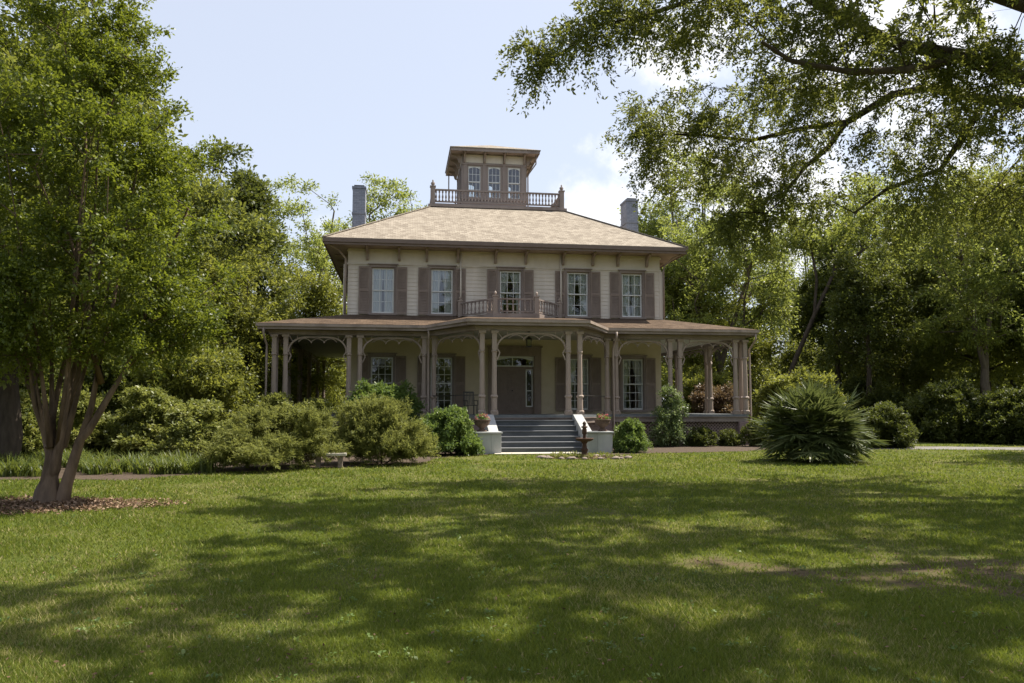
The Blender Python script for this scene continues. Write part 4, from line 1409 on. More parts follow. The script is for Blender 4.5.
fx, fy = pxg(584, 457.5)
fo = thing('garden_fountain', 'rusty iron fountain with one wide basin in a ring of stones', 'fountain', (fx, fy, 0))
b = MB(); b.lathe([(.20, 0), (.20, .04), (.14, .07), (.09, .12), (.085, .20), (.12, .25), (.075, .30), (.06, .42), (.09, .47), (.11, .50)], 14); b.build('pedestal', M['rust'], fo, smooth=True)
b = MB(); b.lathe([(.05, .49), (.16, .50), (.25, .54), (.275, .58), (.275, .60), (.25, .60), (.22, .565), (.06, .53)], 24); b.build('basin', M['rust'], fo, smooth=True)
b = MB(); b.lathe([(.07, .53), (.05, .58), (.045, .70), (.07, .74), (.075, .84), (.055, .90), (.095, .915), (.10, .945), (.05, .96), (.045, 1.0), (.06, 1.04), (.02, 1.10)], 12); b.build('finial', M['rust'], fo, smooth=True)


def rock_mesh(sx, sy, sz, seed):
    import bmesh
    bm = bmesh.new(); bmesh.ops.create_icosphere(bm, subdivisions=3, radius=1)
    for v in bm.verts:
        k = 1 + .22 * mnoise.noise(v.co * 1.6 + Vector((seed, 0, 0))) + .06 * mnoise.noise(v.co * 5 + Vector((0, seed, 0)))
        v.co = Vector((v.co.x * sx * k, v.co.y * sy * k, max(-.35, v.co.z) * sz * k + sz * .3))
    me = bpy.data.meshes.new('rock'); bm.to_mesh(me); bm.free(); me.materials.append(M['rock'])
    me.polygons.foreach_set('use_smooth', [True] * len(me.polygons))
    return me


ring = [(fx + 1.35 * math.cos(a), fy + .62 * math.sin(a)) for a in np.linspace(0, 2 * math.pi, 24, endpoint=False)]
sheet('fountain_bed', ring, M['mulch'], .010, 'small mulched bed round the rusty fountain', 'planting bed', jitter=.05)
rmesh = [rock_mesh(.17, .12, .07, s) for s in range(4)]
for k in range(20):
    a = 2 * math.pi * k / 20 + random.uniform(-.1, .1)
    o = link('edging_stone', rmesh[k % 4], None, (fx + 1.33 * math.cos(a), fy + .62 * math.sin(a), .01)); o.rotation_euler = (0, 0, random.uniform(0, 6)); s = random.uniform(.45, .95); o.scale = (s, s, s)
    tag(o, 'small pale stone in the ring around the rusty fountain', 'stone', 'stones around the fountain')
# fallen leaves, beyond counting
def litter(name, cx, cy, rx, ry, n, label, sz=.06):
    a = rng.random(n) * 2 * math.pi; r = np.sqrt(rng.random(n)) * (1 + .25 * np.sin(a * 3 + 1) + .15 * rng.normal(size=n))
    p = np.stack([cx + rx * r * np.cos(a), cy + ry * r * np.sin(a), rng.uniform(.012, .045, n)], -1)
    d = unit(np.stack([rng.normal(size=n), rng.normal(size=n), rng.normal(size=n) * .35], -1)); nn = unit(np.array([0, 0, 1.0]) + rng.normal(size=(n, 3)) * .45); b = unit(np.cross(nn, d))
    L = sz * rng.uniform(.5, 1.3, n)
    V = np.stack([p, p + d * (L * .5)[:, None] + b * (L * .28)[:, None], p + d * L[:, None], p + d * (L * .5)[:, None] - b * (L * .28)[:, None]], 1)
    return tag(link(name, np_mesh(name, V, 4, M['litter'], rng.random(n))), label, 'leaf litter', kind='stuff')


litter('leaf_litter', -7.1, 12.35, 1.5, .95, 6500, 'dry brown fallen leaves under the crape myrtle')
litter('bed_litter', fx, fy, 1.2, .5, 900, 'dry leaves scattered in the fountain bed')
nl = 1500
ly_ = 3.6 / (1 - rng.random(nl) * (1 - 3.6 / 26)); lx_ = (rng.random(nl) * 2 - 1) * (.68 * ly_ + 1)
kp = ~in_poly(lx_, ly_, bed_l); lx_, ly_ = lx_[kp], ly_[kp]; nl = len(lx_)
p = np.stack([lx_, ly_, rng.uniform(.018, .04, nl)], -1)
d = unit(rng.normal(size=(nl, 3)) * np.array([1, 1, .3])); nn = unit(np.array([0, 0, 1.0]) + rng.normal(size=(nl, 3)) * .4); b = unit(np.cross(nn, d))
L = rng.uniform(.018, .042, nl)[:, None]
tag(link('fallen_leaves', np_mesh('fallen_leaves', np.stack([p, p + d * L * .5 + b * L * .26, p + d * L, p + d * L * .5 - b * L * .26], 1), 4, M['litter'], rng.random(nl) * .65)), 'dry fallen leaves scattered over the lawn', 'leaf litter', kind='stuff')
# clover and weeds
nw = 300
wy = 3.8 / (1 - rng.random(nw) * (1 - 3.8 / 20)); wx = (rng.random(nw) * 2 - 1) * (.66 * wy + 1)
c = np.stack([wx, wy, np.full(nw, .012)], -1)
V, r_ = leaf_cloud(rng, c, rng.uniform(.04, .12, nw), 14, .026, up=.9, droop=.3, aspect=.8, tilt=.4)
V[:, :, 2] = np.clip(V[:, :, 2], .008, .05)
tag(link('lawn_weeds', np_mesh('lawn_weeds', V, 4, M['lf_broad'], r_)), 'low clover and weeds dotted through the lawn', 'weeds', kind='stuff')
# low plants in the fountain bed
c = np.array([(fx + 1.15 * math.cos(a) * r, fy + .5 * math.sin(a) * r, .05) for a, r in zip(rng.random(30) * 6.3, rng.uniform(.5, 1, 30))])
V, r_ = leaf_cloud(rng, c, .16, 40, .07, up=.9, aspect=.4)
tag(link('ground_cover', np_mesh('ground_cover', V, 4, M['lf_feather'], r_)), 'low grey green plants around the foot of the fountain', 'ground cover', kind='stuff')
# bench between the feathery shrubs
bx, by = pxg(331, 467)
ben = thing('stone_bench', 'low weathered stone bench half hidden between two feathery shrubs', 'bench', (bx, by, 0), R(10))
b = MB(); b.box(-.42, .42, -.17, .17, .30, .37); b.build('seat', M['slab'], ben, bevel=.012)
for s in (-1, 1):
    b = MB(); b.box(s * .27 - .06, s * .27 + .06, -.13, .13, 0, .298); b.build('leg', M['rock'], ben, bevel=.015)


# ------------------------------------------------------------------ shrubs
def shrub_mesh(seed, rx, ry, h, n_cl, per, leaf, mat, aspect=.5, rad=.3, up=.4, droop=.1, tilt=.75, hollow=.5, stem_r=.02, gap=-.22, spread=.13):
    rg = np.random.default_rng(seed)
    c = blob_points(rg, [(0, 0, h * .52, rx * .82, ry * .82, h * .42, n_cl), (rg.normal() * .12 * rx, 0, h * .24, rx * 1.02, ry * 1.02, h * .24, int(n_cl * .75))], hollow, .35, 1.0 / max(rx, .4), gap)
    c[:, 2] = np.maximum(c[:, 2], .10)
    V, r_ = leaf_cloud(rg, c, rad, per, leaf, up=up, droop=droop, twigs=7, aspect=aspect, outward=(0, 0, h * .25), tilt=tilt, spread=spread)
    V[:, :, 2] = np.maximum(V[:, :, 2], .02)
    st = [([(0, 0, -.05), (.05 * rg.normal(), .05 * rg.normal(), .25 * h)], stem_r * 2, stem_r * 1.4)]
    T = grow(rg, st, c[::3], .006, stem_r * 1.4, pl=.2, seg=.35, lift=.1)
    return np_mesh('foliage', V, 4, M[mat], r_), tube_mesh('stem', T, M['bark_dark'])


SP = {}
SP['feather'] = shrub_mesh(11, 1.4, 1.2, 1.5, 130, 270, .095, 'lf_feather', .19, .40, 1.05, .05, 1.0, spread=.06, gap=-.08)
SP['azalea'] = shrub_mesh(12, 1.7, 1.4, 1.9, 210, 110, .115, 'lf_azalea', .42, .27, .6, .05, gap=-.02)
SP['broad'] = shrub_mesh(13, 1.0, 1.0, 1.5, 95, 120, .115, 'lf_broad', .42, .30, .45, .12)
SP['rhodo'] = shrub_mesh(14, .85, .8, 2.6, 100, 110, .15, 'lf_broad', .34, .34, .55, .15)
SP['rose'] = shrub_mesh(15, .8, .7, 2.4, 75, 85, .085, 'lf_rose', .55, .34, .5, .35, gap=-.1)
SP['low'] = shrub_mesh(16, .55, .5, .75, 45, 90, .075, 'lf_dark', .5, .2, .4, .1)
SP['yellow'] = shrub_mesh(17, 2.2, 1.8, 3.1, 210, 150, .12, 'lf_yellow', .45, .42, .4, .15)
SP['dark'] = shrub_mesh(18, 2.0, 1.8, 2.9, 200, 160, .13, 'lf_dark', .48, .42, .35, .15)
SP['red'] = shrub_mesh(19, 1.3, 1.2, 2.6, 110, 130, .11, 'lf_red', .45, .36, .4, .1)


def at_px(px, Y):
    return (px - 512) / F * Y


def shrub(kind, x, y, label, sx=1, sy=1, sz=1, rz=0.0, name='shrub', cat='shrub', group=None):
    o = thing(name, label, cat, (x, y, 0), rz, group)
    o.scale = (sx, sy, sz)
    f, s = SP[kind]
    link('foliage', f, o); link('stem', s, o)
    return o


x, y = pxg(278, 468); shrub('feather', x, y, 'feathery grey green shrub in front of the azaleas, left of the stone bench', 1.2, 1.05, .98, 1)
x, y = pxg(383, 463); shrub('feather', x, y, 'tall feathery grey green shrub directly right of the stone bench', 1.02, .95, 1.12, 2.5)
x, y = pxg(451, 454.5); shrub('broad', x, y, 'broadleaf green shrub beside the left white pedestal', .82, .85, 1.0, 0)
x, y = pxg(425, 456); shrub('broad', x, y + .8, 'dark broadleaf shrub between the feathery shrub and the pedestal shrub', .75, .75, .75, 2)
x, y, _ = h2w(-5.6, -1.0); shrub('rhodo', x, y, 'tall leafy shrub rising in front of the left porch window', 1.0, .9, 1.0, .5)
x, y, _ = h2w(-4.5, -.9); shrub('rhodo', x, y, 'darker leafy shrub right of the one before the porch window', .85, .8, .97, 3.1)
lab = ['azalea mass directly behind the strap leaved border', 'azalea nearest to the porch corner columns', 'low azalea between border and feathery shrub', 'olive azalea behind the crape myrtle trunk', 'tall azalea at the back beneath the yellow green bush', 'azalea against the lattice of the left porch', 'azalea at the far left edge of the bed']
for k, (px, py, sx, sz) in enumerate(((150, 455, 1.1, 1.05), (262, 449, .95, 1.0), (205, 459, 1.0, .85), (95, 456, 1.0, 1.0), (215, 441, 1.2, 1.25), (305, 449, .9, .9), (20, 458, 1.1, 1.0))):
    x, y = pxg(px, py); shrub('azalea', x, y, 'olive green ' + lab[k] if 'olive' not in lab[k] else lab[k], sx, sx, sz, k * 1.7, 'azalea_bush', 'azalea', 'azaleas along the lawn edge')
x, y = at_px(198, 28.0), 28.0; shrub('yellow', x, y, 'yellow green bush rising behind the azaleas left of the porch', 1.1, 1, 1.25, 1)
x, y = at_px(128, 28.5), 28.5; shrub('dark', x, y, 'dark green bush behind the azaleas and crape myrtle', 1.2, 1, 1.35, 1)
x, y = at_px(30, 27.0), 27.0; shrub('dark', x, y, 'dark bush at the left edge behind the strap leaved border', 1.2, 1, 1.3, 2.2)
x, y = pxg(629, 451.8); shrub('broad', x, y, 'bright rounded shrub behind the right white pedestal', .60, .6, .74, 4)
x, y, _ = h2w(5.85, -.65); shrub('rose', x, y, 'tall loose rose bush before the right porch window', .85, .7, 1.0, .3, 'rose_bush', 'rose bush')
x, y = pxg(700, 446); shrub('low', x, y, 'small dark shrub before the lattice beside the rose bush', .9, .9, 1.0, 0)
x, y = pxg(728, 445.5); shrub('low', x, y, 'small leafy shrub under the right corner of the porch', .9, .9, .85, 2)
x, y = pxg(757, 446); shrub('low', x, y, 'small shrub between porch corner and palmetto', 1.0, .9, 1.35, 3)
x, y = pxg(668, 445); shrub('low', x, y, 'lowest small shrub at the foot of the rose bush', .7, .7, .45, 1)
x, y = pxg(880, 447); shrub('dark', x, y, 'rounded shrub just right of the spiky palmetto', .62, .62, .60, 1)
x, y = pxg(798, 441); shrub('yellow', x, y, 'yellow green bush behind the palmetto at the porch end', .95, .9, 1.05, 3)
x, y, _ = h2w(10.9, 6.5); shrub('red', x, y, 'reddish bush seen through the right porch columns', 1.2, 1.2, 1.05, 0)
x, y, _ = h2w(12.2, 12.5); shrub('yellow', x, y, 'light green bush behind the house seen through the right porch', 1.1, 1.1, 1.2, 0)
x, y = pxg(944, 441.5); shrub('dark', x, y, 'dark rounded bush standing alone beyond the gravel drive', .95, .9, .95, 0)
x, y = pxg(1018, 443.5); shrub('dark', x, y, 'clipped green bush at the right edge beyond the drive', .95, .9, .82, 5)
x, y = pxg(868, 436); shrub('dark', x, y, 'dark bush behind the palmetto under the woodland trees', 1.0, 1, 1.1, 3)

# strap-leaved border
def strap_leaves(name, pts, h0, h1, label, n_per=26):
    V, rr = [], []
    for (x, y) in pts:
        for k in range(n_per):
            a = rng.random() * 6.283; L = rng.uniform(h0, h1); wd = rng.uniform(.014, .028); lean = rng.uniform(.35, 1.25)
            d = np.array([math.cos(a), math.sin(a), 0]); s = np.array([-d[1], d[0], 0]) * wd
            b0 = np.array([x, y, 0]) + rng.normal(size=3) * np.array([.06, .06, 0])
            c = rng.random()
            prev = None
            for i in range(5):
                t = i / 4
                p = b0 + d * (L * lean * t * t * .8) + np.array([0, 0, L * (t - .38 * lean * t ** 2.4)])
                w = s * (1 - t * .92)
                if prev is not None:
                    V.append([prev[0] - prev[1], prev[0] + prev[1], p + w, p - w]); rr.append(c)
                prev = (p, w)
    return tag(link(name, np_mesh(name, np.array(V), 4, M['lf_lily'], np.array(rr))), label, 'border plants', kind='stuff')


pts = []
for px0, px1, y0, y1, n in ((88, 216, 464, 474, 95), (-40, 42, 464, 476, 60), (40, 90, 460, 470, 34)):
    for k in range(n):
        pts.append(pxg(random.uniform(px0, px1), random.uniform(y0, y1)))
strap_leaves('strap_leaf_border', pts, .25, .58, 'bright green strap leaved border plants along the lawn edge', 22)

# spiky palmetto clump
def palmetto(seed, R_=1.45, Hh=2.2, nf=420):
    rg = np.random.default_rng(seed)
    V, rr, st = [], [], MB()
    for k in range(nf):
        az = rg.random() * 6.283; el = math.asin(rg.uniform(-.22, 1.0))
        d = np.array([math.cos(az) * math.cos(el), math.sin(az) * math.cos(el), math.sin(el)])
        ln = rg.uniform(.5, .95)
        base = np.array([rg.normal() * .18, rg.normal() * .18, .35 + rg.random() * .3])
        tip = base + d * np.array([R_ * .68, R_ * .68, (Hh - .9)]) * ln
        tip[2] = max(tip[2], .12)
        mid = (base + tip) / 2 + np.array([0, 0, .12])
        st.tube([tuple(base), tuple(mid), tuple(tip)], [.012, .009, .006], 4)
        out = unit(tip - mid); side = unit(np.cross(out, np.array([0, 0, 1.0]))); nrm = np.cross(side, out)
        c = rg.random()
        for q in range(15):
            a = R(-88 + 176 * q / 14 + rg.normal() * 4)
            ld = out * math.cos(a) + side * math.sin(a) + nrm * (.10 * rg.normal())
            L = rg.uniform(.42, .62) * (1 - .25 * abs(a) / 1.6); w = .023
            sd = unit(np.cross(ld, nrm + .5 * rg.normal(size=3))) * w
            p1 = tip + ld * L * .5 + np.array([0, 0, -.02]); p2 = tip + ld * L + np.array([0, 0, -.07 * L - .01])
            V.append([tip - sd * .4, tip + sd * .4, p1 + sd, p1 - sd]); V.append([p1 - sd, p1 + sd, p2 + sd * .06, p2 - sd * .06])
            cc = np.clip(c * .5 + rg.random() * .5, 0, 1); rr += [cc, cc]
    V = np.array(V); V[:, :, 2] = np.maximum(V[:, :, 2], .02)
    return np_mesh('fronds', V, 4, M['lf_palm'], np.array(rr)), st.mesh('stem', M['lf_palm'])


fm, sm_ = palmetto(5)
x, y = pxg(811, 461)
o = thing('palmetto_shrub', 'large spiky palmetto clump on the lawn right of the porch', 'palmetto', (x, y, 0)); o.scale = (1.15, 1.05, 1.12)
link('fronds', fm, o); link('stem', sm_, o)


# ------------------------------------------------------------------ trees
def tree_meshes(seed, stems, ells, per, leaf, rad, leafmat, barkmat, r_base, r_tip=.012, up=.35, droop=.35, aspect=.5, hollow=.45, gap=-.12, nscale=.4, seg=.8, lift=.15, pl=.35, tilt=.75, twigs=8, extra=None, spread=.13, down_pen=.5, taper=1.0):
    rg = np.random.default_rng(seed)
    c = blob_points(rg, ells, hollow, .3, nscale, gap)
    ce = c.mean(0)
    sizes = leaf if np.isscalar(leaf) else leaf(c)
    V, r_ = leaf_cloud(rg, c, rad, per, sizes, up=up, droop=droop, twigs=twigs, aspect=aspect, outward=ce - np.array([0, 0, 2.0]), tilt=tilt, spread=spread)
    T = grow(rg, stems, c, r_tip, r_base, pl=pl, seg=seg, lift=lift, down_pen=down_pen, taper=taper)
    return np_mesh('crown', V, 4, M[leafmat], r_), tube_mesh('trunk', T, M[barkmat])


def put_tree(ms, name, label, x, y, sc=(1, 1, 1), rz=0.0, group=None, rx=0.0, ry=0.0):
    o = thing(name, label, 'tree', (x, y, 0), rz, group)
    o.rotation_euler = (rx, ry, rz); o.scale = sc
    link('crown', ms[0], o); link('trunk', ms[1], o)
    return o


# crape myrtle: several smooth stems out of one base
cmx, cmy = pxg(62, 502)
stems = []
base = [(-.14, 0, -.1), (-.13, 0, .2), (-.08, .02, .75)]
stems.append((base + [(-.27, .05, 1.25), (-.58, .1, 1.9), (-.98, .1, 2.8), (-1.3, .0, 4.0), (-1.5, 0, 5.6)], .235, .026))
stems.append(([(-.10, 0, .45), (-.05, .05, .85), (-.02, .15, 1.4), (.02, .35, 2.3), (-.1, .5, 3.5), (-.15, .6, 5.2), (0, .6, 6.6)], .105, .026))
stems.append(([(-.02, -.05, .55), (.06, -.08, 1.0), (.20, -.15, 1.7), (.26, -.3, 2.6), (.36, -.4, 3.8), (.5, -.5, 5.4)], .09, .024))
stems.append(([(.08, 0, -.1), (.14, 0, .3), (.33, .0, 1.0), (.50, -.02, 1.5), (.56, .05, 2.2), (.72, .1, 3.2), (.85, .15, 4.4), (1.0, .2, 5.8)], .125, .026))
stems.append(([(.46, 0, 1.15), (.66, .1, 1.6), (.90, .2, 2.1), (1.10, .25, 2.8), (1.38, .3, 3.7), (1.8, .3, 4.8)], .068, .02))
stems.append(([(-.20, .05, 1.12), (-.24, .3, 1.7), (-.30, .7, 2.6), (-.4, 1.0, 3.8), (-.5, 1.2, 5.4)], .078, .024))
stems.append(([(.02, .15, 1.4), (.16, .2, 2.0), (.14, .3, 2.9), (.25, .3, 4.0), (.3, .2, 6.0)], .055, .018))
stems.append(([(-.46, .1, 2.0), (-.62, -.1, 2.5), (-1.0, -.3, 3.3), (-1.5, -.4, 4.2)], .055, .018))
stems.append(([(.62, .02, 1.9), (.5, -.2, 2.6), (.55, -.3, 3.6), (.6, -.5, 4.6)], .05, .018))
stems.append(([(-.06, .02, .6), (.02, .12, 1.1), (.10, .22, 1.9), (.30, .3, 3.0), (.45, .3, 4.5)], .075, .02))
stems.append(([(-.16, 0, .9), (-.34, -.1, 1.5), (-.46, -.2, 2.4), (-.5, -.3, 3.6)], .07, .02))
ells = [(-.3, .2, 5.0, 2.3, 2.4, 2.0, 100), (.9, 0, 3.9, 1.7, 1.9, 1.2, 62), (-1.4, 0, 4.4, 2.4, 2.2, 2.0, 84), (-.7, .2, 7.2, 1.9, 1.9, 1.9, 74), (.8, .2, 6.0, 1.25, 1.3, 1.2, 40), (-1.2, .2, 9.0, 1.6, 1.6, 1.4, 40), (.1, .2, 8.0, .8, .8, 1.2, 16), (-.9, -.2, 2.9, 1.9, 1.6, .8, 50), (1.4, .3, 2.9, .9, .9, .5, 18), (.1, 0, 2.6, 1.5, 1.5, .5, 26)]
ells = [(a, b, c_, d, e_, f_, int(n_ * 1.45)) for a, b, c_, d, e_, f_, n_ in ells]
for k_ in range(6):
    a_ = k_ * 1.05 + .3
    stems.append(([(-.05 + .12 * math.cos(a_), .12 * math.sin(a_), .9), (-.05 + .3 * math.cos(a_), .3 * math.sin(a_), 1.8), (-.05 + .55 * math.cos(a_), .6 * math.sin(a_), 3.0), (-.1 + .9 * math.cos(a_), .95 * math.sin(a_), 4.4), (-.12 + 1.1 * math.cos(a_), 1.15 * math.sin(a_), 5.3)], .055, .008))
ms = tree_meshes(21, stems, ells, 250, .062, .52, 'lf_crape', 'bark_crape', .11, .007, up=.55, droop=.25, aspect=.52, hollow=.5, gap=-.04, nscale=.6, seg=.5, lift=.12, twigs=6, spread=.085, taper=2.6)
put_tree(ms, 'crape_myrtle', 'smooth barked crape myrtle with several stems in brown leaf litter', cmx, cmy)

# great oak at the right: its trunk stands outside the picture, its limbs reach over the lawn
OX, OY = 15.0, 14.0


def P(px, py, Y):
    return ((px - 512) / F * Y - OX, Y - OY, EYE + (408 - py) / F * Y)


trunk = [(0, 0, -.2), (0, 0, .6), (-.1, 0, 2.5), (-.1, .1, 4.5), (0, .2, 6.2)]
ost = [(trunk + [(.2, .3, 9.0), (.3, .2, 12.0), (.2, 0, 14.0)], .55, .10)]
ost.append(([trunk[3], (-2.2, .1, 6.0), P(1040, 70, 14.2), P(978, 46, 14.4), P(914, 32, 14.8), P(860, 8, 15), P(800, -30, 15), P(740, -55, 14.8), P(690, -60, 14.4)], .19, .04))
ost.append(([trunk[4], (-2.2, .8, 7.2), P(1060, 95, 16), P(1000, 92, 16.5), P(943, 78, 17), P(904, 86, 17), P(855, 116, 17.2), P(815, 121, 17.4), P(756, 135, 17.6), P(700, 128, 17.8)], .15, .03))
ost.append(([P(855, 116, 17.2), P(835, 143, 17.0), P(812, 162, 17.0), P(790, 190, 16.8)], .07, .03))
ost.append(([P(978, 46, 14.4), P(920, 60, 14.0), P(860, 62, 13.6), P(800, 50, 13.4), P(771, 30, 13.2)], .09, .03))
ost.append(([P(740, -55, 14.8), P(690, -12, 14.4), P(640, 5, 14.2), P(600, 12, 14.0), P(560, 45, 14.0)], .06, .015))
ost.append(([trunk[3], (-1.0, -2.0, 6.5), (-4, -3.4, 8.8), (-8, -4.2, 10.4), (-11.5, -4.5, 11.0)], .26, .07))
ost.append(([trunk[4], (-1.6, 1.6, 8.6), (-5, 2.6, 10.6), (-8.5, 2.6, 11.6), (-11, 2.2, 12)], .22, .06))
ost.append(([P(1000, 92, 16.5), P(975, 130, 16.5), P(950, 165, 16.8), P(895, 185, 17), P(860, 210, 17)], .08, .025))


def E(px, py, Y, rpx, rpy, ry, n):
    c = P(px, py, Y); s = Y / F
    return (c[0], c[1], c[2], rpx * s, ry, rpy * s, n)


oells = [
    E(700, 130, 17.6, 75, 62, 1.6, 46),
    E(790, 110, 17.2, 85, 75, 1.8, 56),
    E(650, 120, 17.8, 36, 34, .8, 18),
    E(560, 42, 14.0, 34, 22, .6, 10), E(541, 62, 14.0, 10, 8, .3, 3), E(590, 20, 14.0, 30, 18, .6, 8),
    E(620, 8, 14.2, 62, 20, .9, 22),
    E(720, -5, 14.4, 90, 32, 1.4, 38),
    E(840, 30, 14.4, 110, 50, 2.0, 56),
    E(960, 100, 15.5, 115, 90, 2.6, 84),
    E(930, 205, 16.8, 100, 40, 1.8, 26),
    E(965, 55, 14.6, 70, 26, 1.2, 30),
    E(1010, 180, 16.5, 60, 60, 2.0, 26),
    E(735, 205, 17.0, 50, 40, .9, 22),
    E(800, 190, 17.0, 60, 36, 1.0, 20),
    (-7.5, -1.5, 11.0, 7.0, 6.5, 2.3, 240),
    (-1.0, 0, 12.0, 6.5, 6.5, 3.0, 190),
    (-3.0, -6.0, 10.5, 6.0, 3.5, 2.4, 92), (-8.5, -5.0, 11.0, 4.5, 3.0, 2.0, 60),
]
oak_rad = .75


def oak_sizes(c):
    return np.where(c[:, 2] > 9.6, .15, .078)


oells = [e_[:6] + (int(e_[6] * (1.3 if e_[2] < 9.6 else 1.0)),) for e_ in oells]
ms = tree_meshes(31, ost, oells, 190, oak_sizes, .62, 'lf_oak', 'bark_dark', .13, .008, up=.0, droop=.6, aspect=.42, hollow=.15, gap=-.03, nscale=1.15, seg=.7, lift=.10, tilt=.9, twigs=5, spread=.06, down_pen=.1)
put_tree(ms, 'oak_tree', 'great spreading oak whose dark limbs overhang the lawn from the right', OX, OY)

# prototypes for the trees round the house
def straight(h, r0, r1, lean=(0, 0), rg=random):
    return ([(lean[0] * t * t + rg.uniform(-.12, .12) * (0 < t < 1), lean[1] * t * t + rg.uniform(-.12, .12) * (0 < t < 1), h * t - .1) for t in (0, .12, .3, .5, .72, 1)], r0, r1)


PT = {}
PT['broad'] = tree_meshes(41, [straight(9, .42, .12)], [(0, 0, 9.5, 5.0, 5.0, 4.8, 170), (0, 0, 6.0, 4.6, 4.6, 2.4, 70), (1, .5, 13.0, 2.8, 2.8, 2.4, 50)], 190, .24, 1.25, 'lf_oak', 'bark_dark', .2, .02, aspect=.5, seg=1.2)
PT['pecan'] = tree_meshes(42, [straight(7, .36, .16, (.4, 0)), ([(.15, 0, 4.2), (-.8, .3, 7), (-2.2, .4, 11), (-2.8, .5, 14)], .18, .05), ([(.3, 0, 5.5), (1.6, -.2, 8.5), (2.6, -.2, 12), (3, 0, 15)], .17, .05)],
                          [(0, 0, 12.5, 4.4, 4.4, 4.2, 120), (-2.6, .4, 10.5, 2.4, 2.4, 2.6, 40), (2.8, 0, 11.0, 2.4, 2.4, 3.0, 44), (0, 0, 7.5, 4.0, 4.0, 1.6, 36)], 130, .22, 1.05, 'lf_pecan', 'bark', .2, .02, aspect=.4, gap=-.02, nscale=.5, seg=1.1, droop=.45)
PT['slim'] = tree_meshes(43, [straight(10, .28, .08)], [(0, 0, 8.5, 2.7, 2.7, 4.6, 120), (.3, 0, 12.6, 1.6, 1.6, 2.2, 34)], 170, .22, 1.0, 'lf_dark', 'bark_dark', .15, .02, seg=1.1)
PT['under'] = tree_meshes(44, [straight(3.5, .16, .07, (.3, .1)), ([(.02, 0, 1.0), (-.5, .3, 2.2), (-1.1, .5, 3.8)], .10, .04)], [(0, 0, 4.7, 2.9, 2.9, 2.5, 130), (.4, 0, 2.7, 2.6, 2.6, 1.3, 60), (-1.2, .6, 6.4, 1.4, 1.4, 1.3, 26)], 230, .135, .78, 'lf_yellow', 'bark_dark', .1, .014, seg=.8, aspect=.45, gap=.0, nscale=.6)
PT['dense'] = tree_meshes(45, [straight(6.5, .30, .1)], [(0, 0, 6.4, 3.5, 3.5, 4.2, 120), (0, 0, 2.8, 3.4, 3.4, 1.7, 60)], 210, .18, .95, 'lf_oak', 'bark_dark', .15, .02, seg=1.0, gap=.02, nscale=.5)
PT['leaning'] = tree_meshes(46, [([(0, 0, -.1), (.5, 0, 2.2), (1.4, 0, 4.4), (2.6, 0, 7), (3.9, .1, 9.6), (4.6, .1, 12)], .22, .06), ([(2.6, 0, 7), (2.9, .2, 9.2), (2.5, .2, 12)], .13, .05), ([(3.9, .1, 9.6), (5.6, 0, 10.9), (7.4, 0, 12)], .10, .04)],
                            [(4.6, .1, 13.2, 2.6, 2.6, 2.0, 44), (2.4, .2, 12.6, 1.8, 1.8, 1.8, 24), (7.2, 0, 12.2, 1.8, 1.8, 1.4, 22)], 110, .2, .95, 'lf_pecan', 'bark_dark', .12, .02, gap=-.05)


def at_px(px, Y):
    return (px - 512) / F * Y


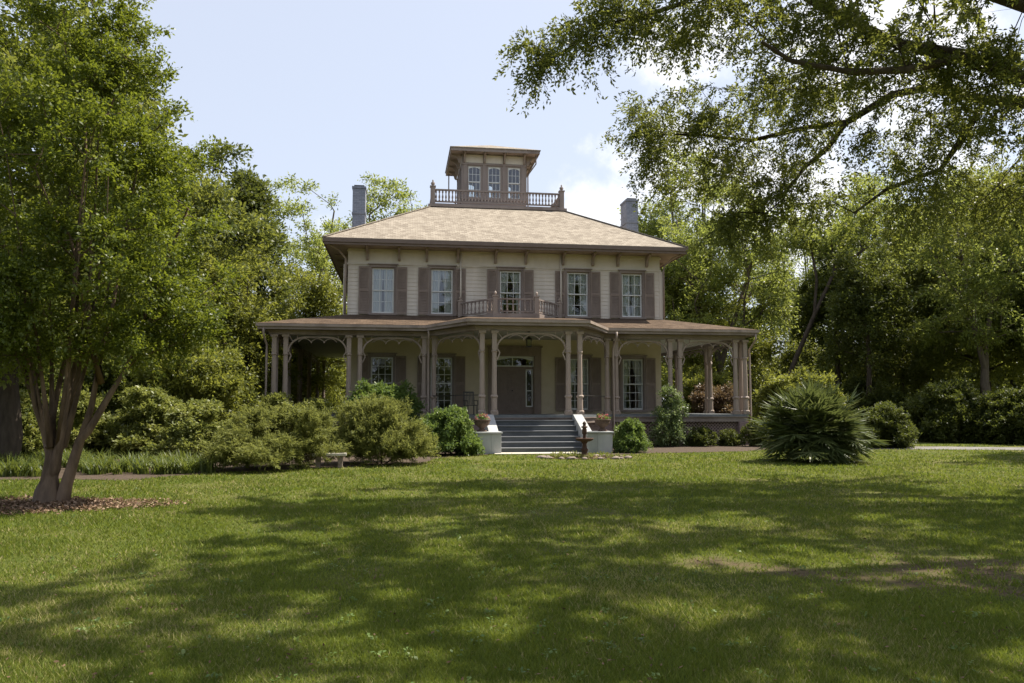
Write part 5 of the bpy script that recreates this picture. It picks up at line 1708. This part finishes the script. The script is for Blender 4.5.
bg = [
    # kind, name, px, Y, scale, rz, label
    ('broad', 'oak_tree', 8, 21, .80, .4, 'tall dark oak behind the crape myrtle at the left edge'),
    ('broad', 'oak_tree', 158, 36, .86, 1.2, 'dark oak rising behind the crape myrtle towards the house'),
    ('slim', 'tall_tree', 222, 40, 1.02, 0.5, 'slim dark tree standing tallest left of the house'),
    ('under', 'young_tree', 118, 33, 1.05, 2.2, 'low yellow green tree behind the azaleas and crape myrtle'),
    ('under', 'young_tree', 212, 35, 1.2, 1.0, 'yellow green young tree left of the porch roof'),
    ('pecan', 'pecan_tree', 285, 52, .98, 0.2, 'pale loose pecan between the dark trees and the left eave'),
    ('pecan', 'pecan_tree', 388, 62, 1.14, 1.4, 'pale tree whose top shows behind the left chimney'),
    ('under', 'young_tree', 300, 48, 1.25, 2.4, 'bushy light tree low behind the left porch roof'),
    ('under', 'young_tree', 255, 44, 1.2, .7, 'bright young tree seen beneath the pale pecan'),
    ('dense', 'evergreen_tree', 90, 42, 1.1, 1.7, 'dense evergreen far behind the crape myrtle stems'),
    ('dense', 'evergreen_tree', 20, 36, 1.1, 2.9, 'dense evergreen at the left edge far behind the border'),
    ('broad', 'oak_tree', 60, 52, 1.05, 2.9, 'distant oak filling the gap behind the crape myrtle crown'),
    ('under', 'young_tree', 326, 55, .95, .9, 'light tree seen through the far end of the left porch'),
    ('pecan', 'pecan_tree', 722, 50, .92, 2.6, 'tall pale pecan right behind the right eave of the house'),
    ('pecan', 'pecan_tree', 694, 56, 1.15, 1.1, 'tallest light tree in the gap by the right eave'),
    ('leaning', 'leaning_tree', 772, 46, .98, 0.0, 'bare stemmed tree leaning to the right beyond the porch'),
    ('under', 'young_tree', 715, 52, 1.3, .4, 'bushy light tree behind the right porch columns'),
    ('dense', 'evergreen_tree', 770, 60, 1.05, .4, 'dense dark tree behind the leaning trunk'),
    ('slim', 'tall_tree', 838, 52, .85, .4, 'dark upright tree right of the leaning trunk'),
    ('pecan', 'pecan_tree', 880, 54, 1.02, .9, 'tall light tree in the middle of the right woodland'),
    ('dense', 'evergreen_tree', 905, 50, 1.0, 1.9, 'dense evergreen above the lone round bush'),
    ('slim', 'tall_tree', 868, 42, .72, 2.0, 'slim dark tree in front of the woodland beyond the palmetto'),
    ('broad', 'oak_tree', 985, 46, .95, 2.1, 'broad oak above the clipped bush on the right'),
    ('pecan', 'pecan_tree', 985, 40, .80, .8, 'light green tree with high crown just beyond the drive'),
    ('broad', 'oak_tree', 1075, 42, 1.0, .2, 'dark oak at the right edge beyond the drive'),
    ('dense', 'evergreen_tree', 1015, 58, 1.2, 1.2, 'dense evergreen closing the wood at the right edge'),
    ('pecan', 'pecan_tree', 800, 72, 1.1, 1.0, 'distant pale tree in the gap beside the leaning trunk'),
    ('pecan', 'pecan_tree', 925, 70, 1.1, 2.0, 'distant pale tree above the right woodland'),
    ('dense', 'evergreen_tree', 850, 68, 1.2, 2.5, 'farthest dense evergreen behind the upright dark tree'),
    ('dense', 'evergreen_tree', 960, 72, 1.3, .5, 'farthest dense evergreen right of the lone bush'),
]
for kind, nm, px, Yd, s, rz, lab_ in bg:
    put_tree(PT[kind], nm, lab_, at_px(px, Yd), Yd, (s, s, s), rz, 'trees around the house')
# outside the picture at the right: shades the right side of the lawn
put_tree(PT['broad'], 'oak_tree', 'oak beyond the right edge of the lawn, outside the picture', 24, 24, (1.0, 1.0, .95), 1.1, 'trees around the house')

# the far wood reads as one mass
rg = np.random.default_rng(77)
c = []
for k in range(900):
    a = rg.uniform(-.62, .62); d = rg.uniform(82, 100)
    c.append((math.tan(a) * d * 1.25, d, rg.uniform(.3, 1) ** .7 * (9 + 3.5 * mnoise.noise(Vector((a * 9, 0, 4)))) - 1.5))
V, r_ = leaf_cloud(rg, np.array(c), 2.6, 60, .75, up=.3)
tag(link('woodland', np_mesh('woodland', V, 4, M['lf_oak'], r_)), 'far off wood closing the view behind the garden', 'woodland', kind='stuff')
c = []
for k in range(420):
    X_ = rg.uniform(13, 58); Y_ = rg.uniform(44, 62)
    c.append((X_, Y_ + 6, rg.uniform(.2, 2.6)))
for k in range(260):
    X_ = rg.uniform(-52, -13); Y_ = rg.uniform(42, 62)
    c.append((X_, Y_, rg.uniform(.2, 2.8)))
V, r_ = leaf_cloud(rg, np.array(c), 1.3, 90, .24, up=.4)
tag(link('undergrowth', np_mesh('undergrowth', V, 4, M['lf_dark'], r_)), 'dark leafy undergrowth beneath the woodland trees', 'undergrowth', kind='stuff')

c = []
for k in range(800):
    c.append((rg.uniform(-75, 75), rg.uniform(-46, -36), rg.random() * (11 + 4 * mnoise.noise(Vector((k * .7, 1, 2))))))
V, r_ = leaf_cloud(rg, np.array(c), 2.8, 50, .9, up=.3)
tag(link('woodland', np_mesh('woodland', V, 4, M['lf_oak'], r_)), 'wood across the road opposite the house, mirrored in its windows', 'woodland', kind='stuff')
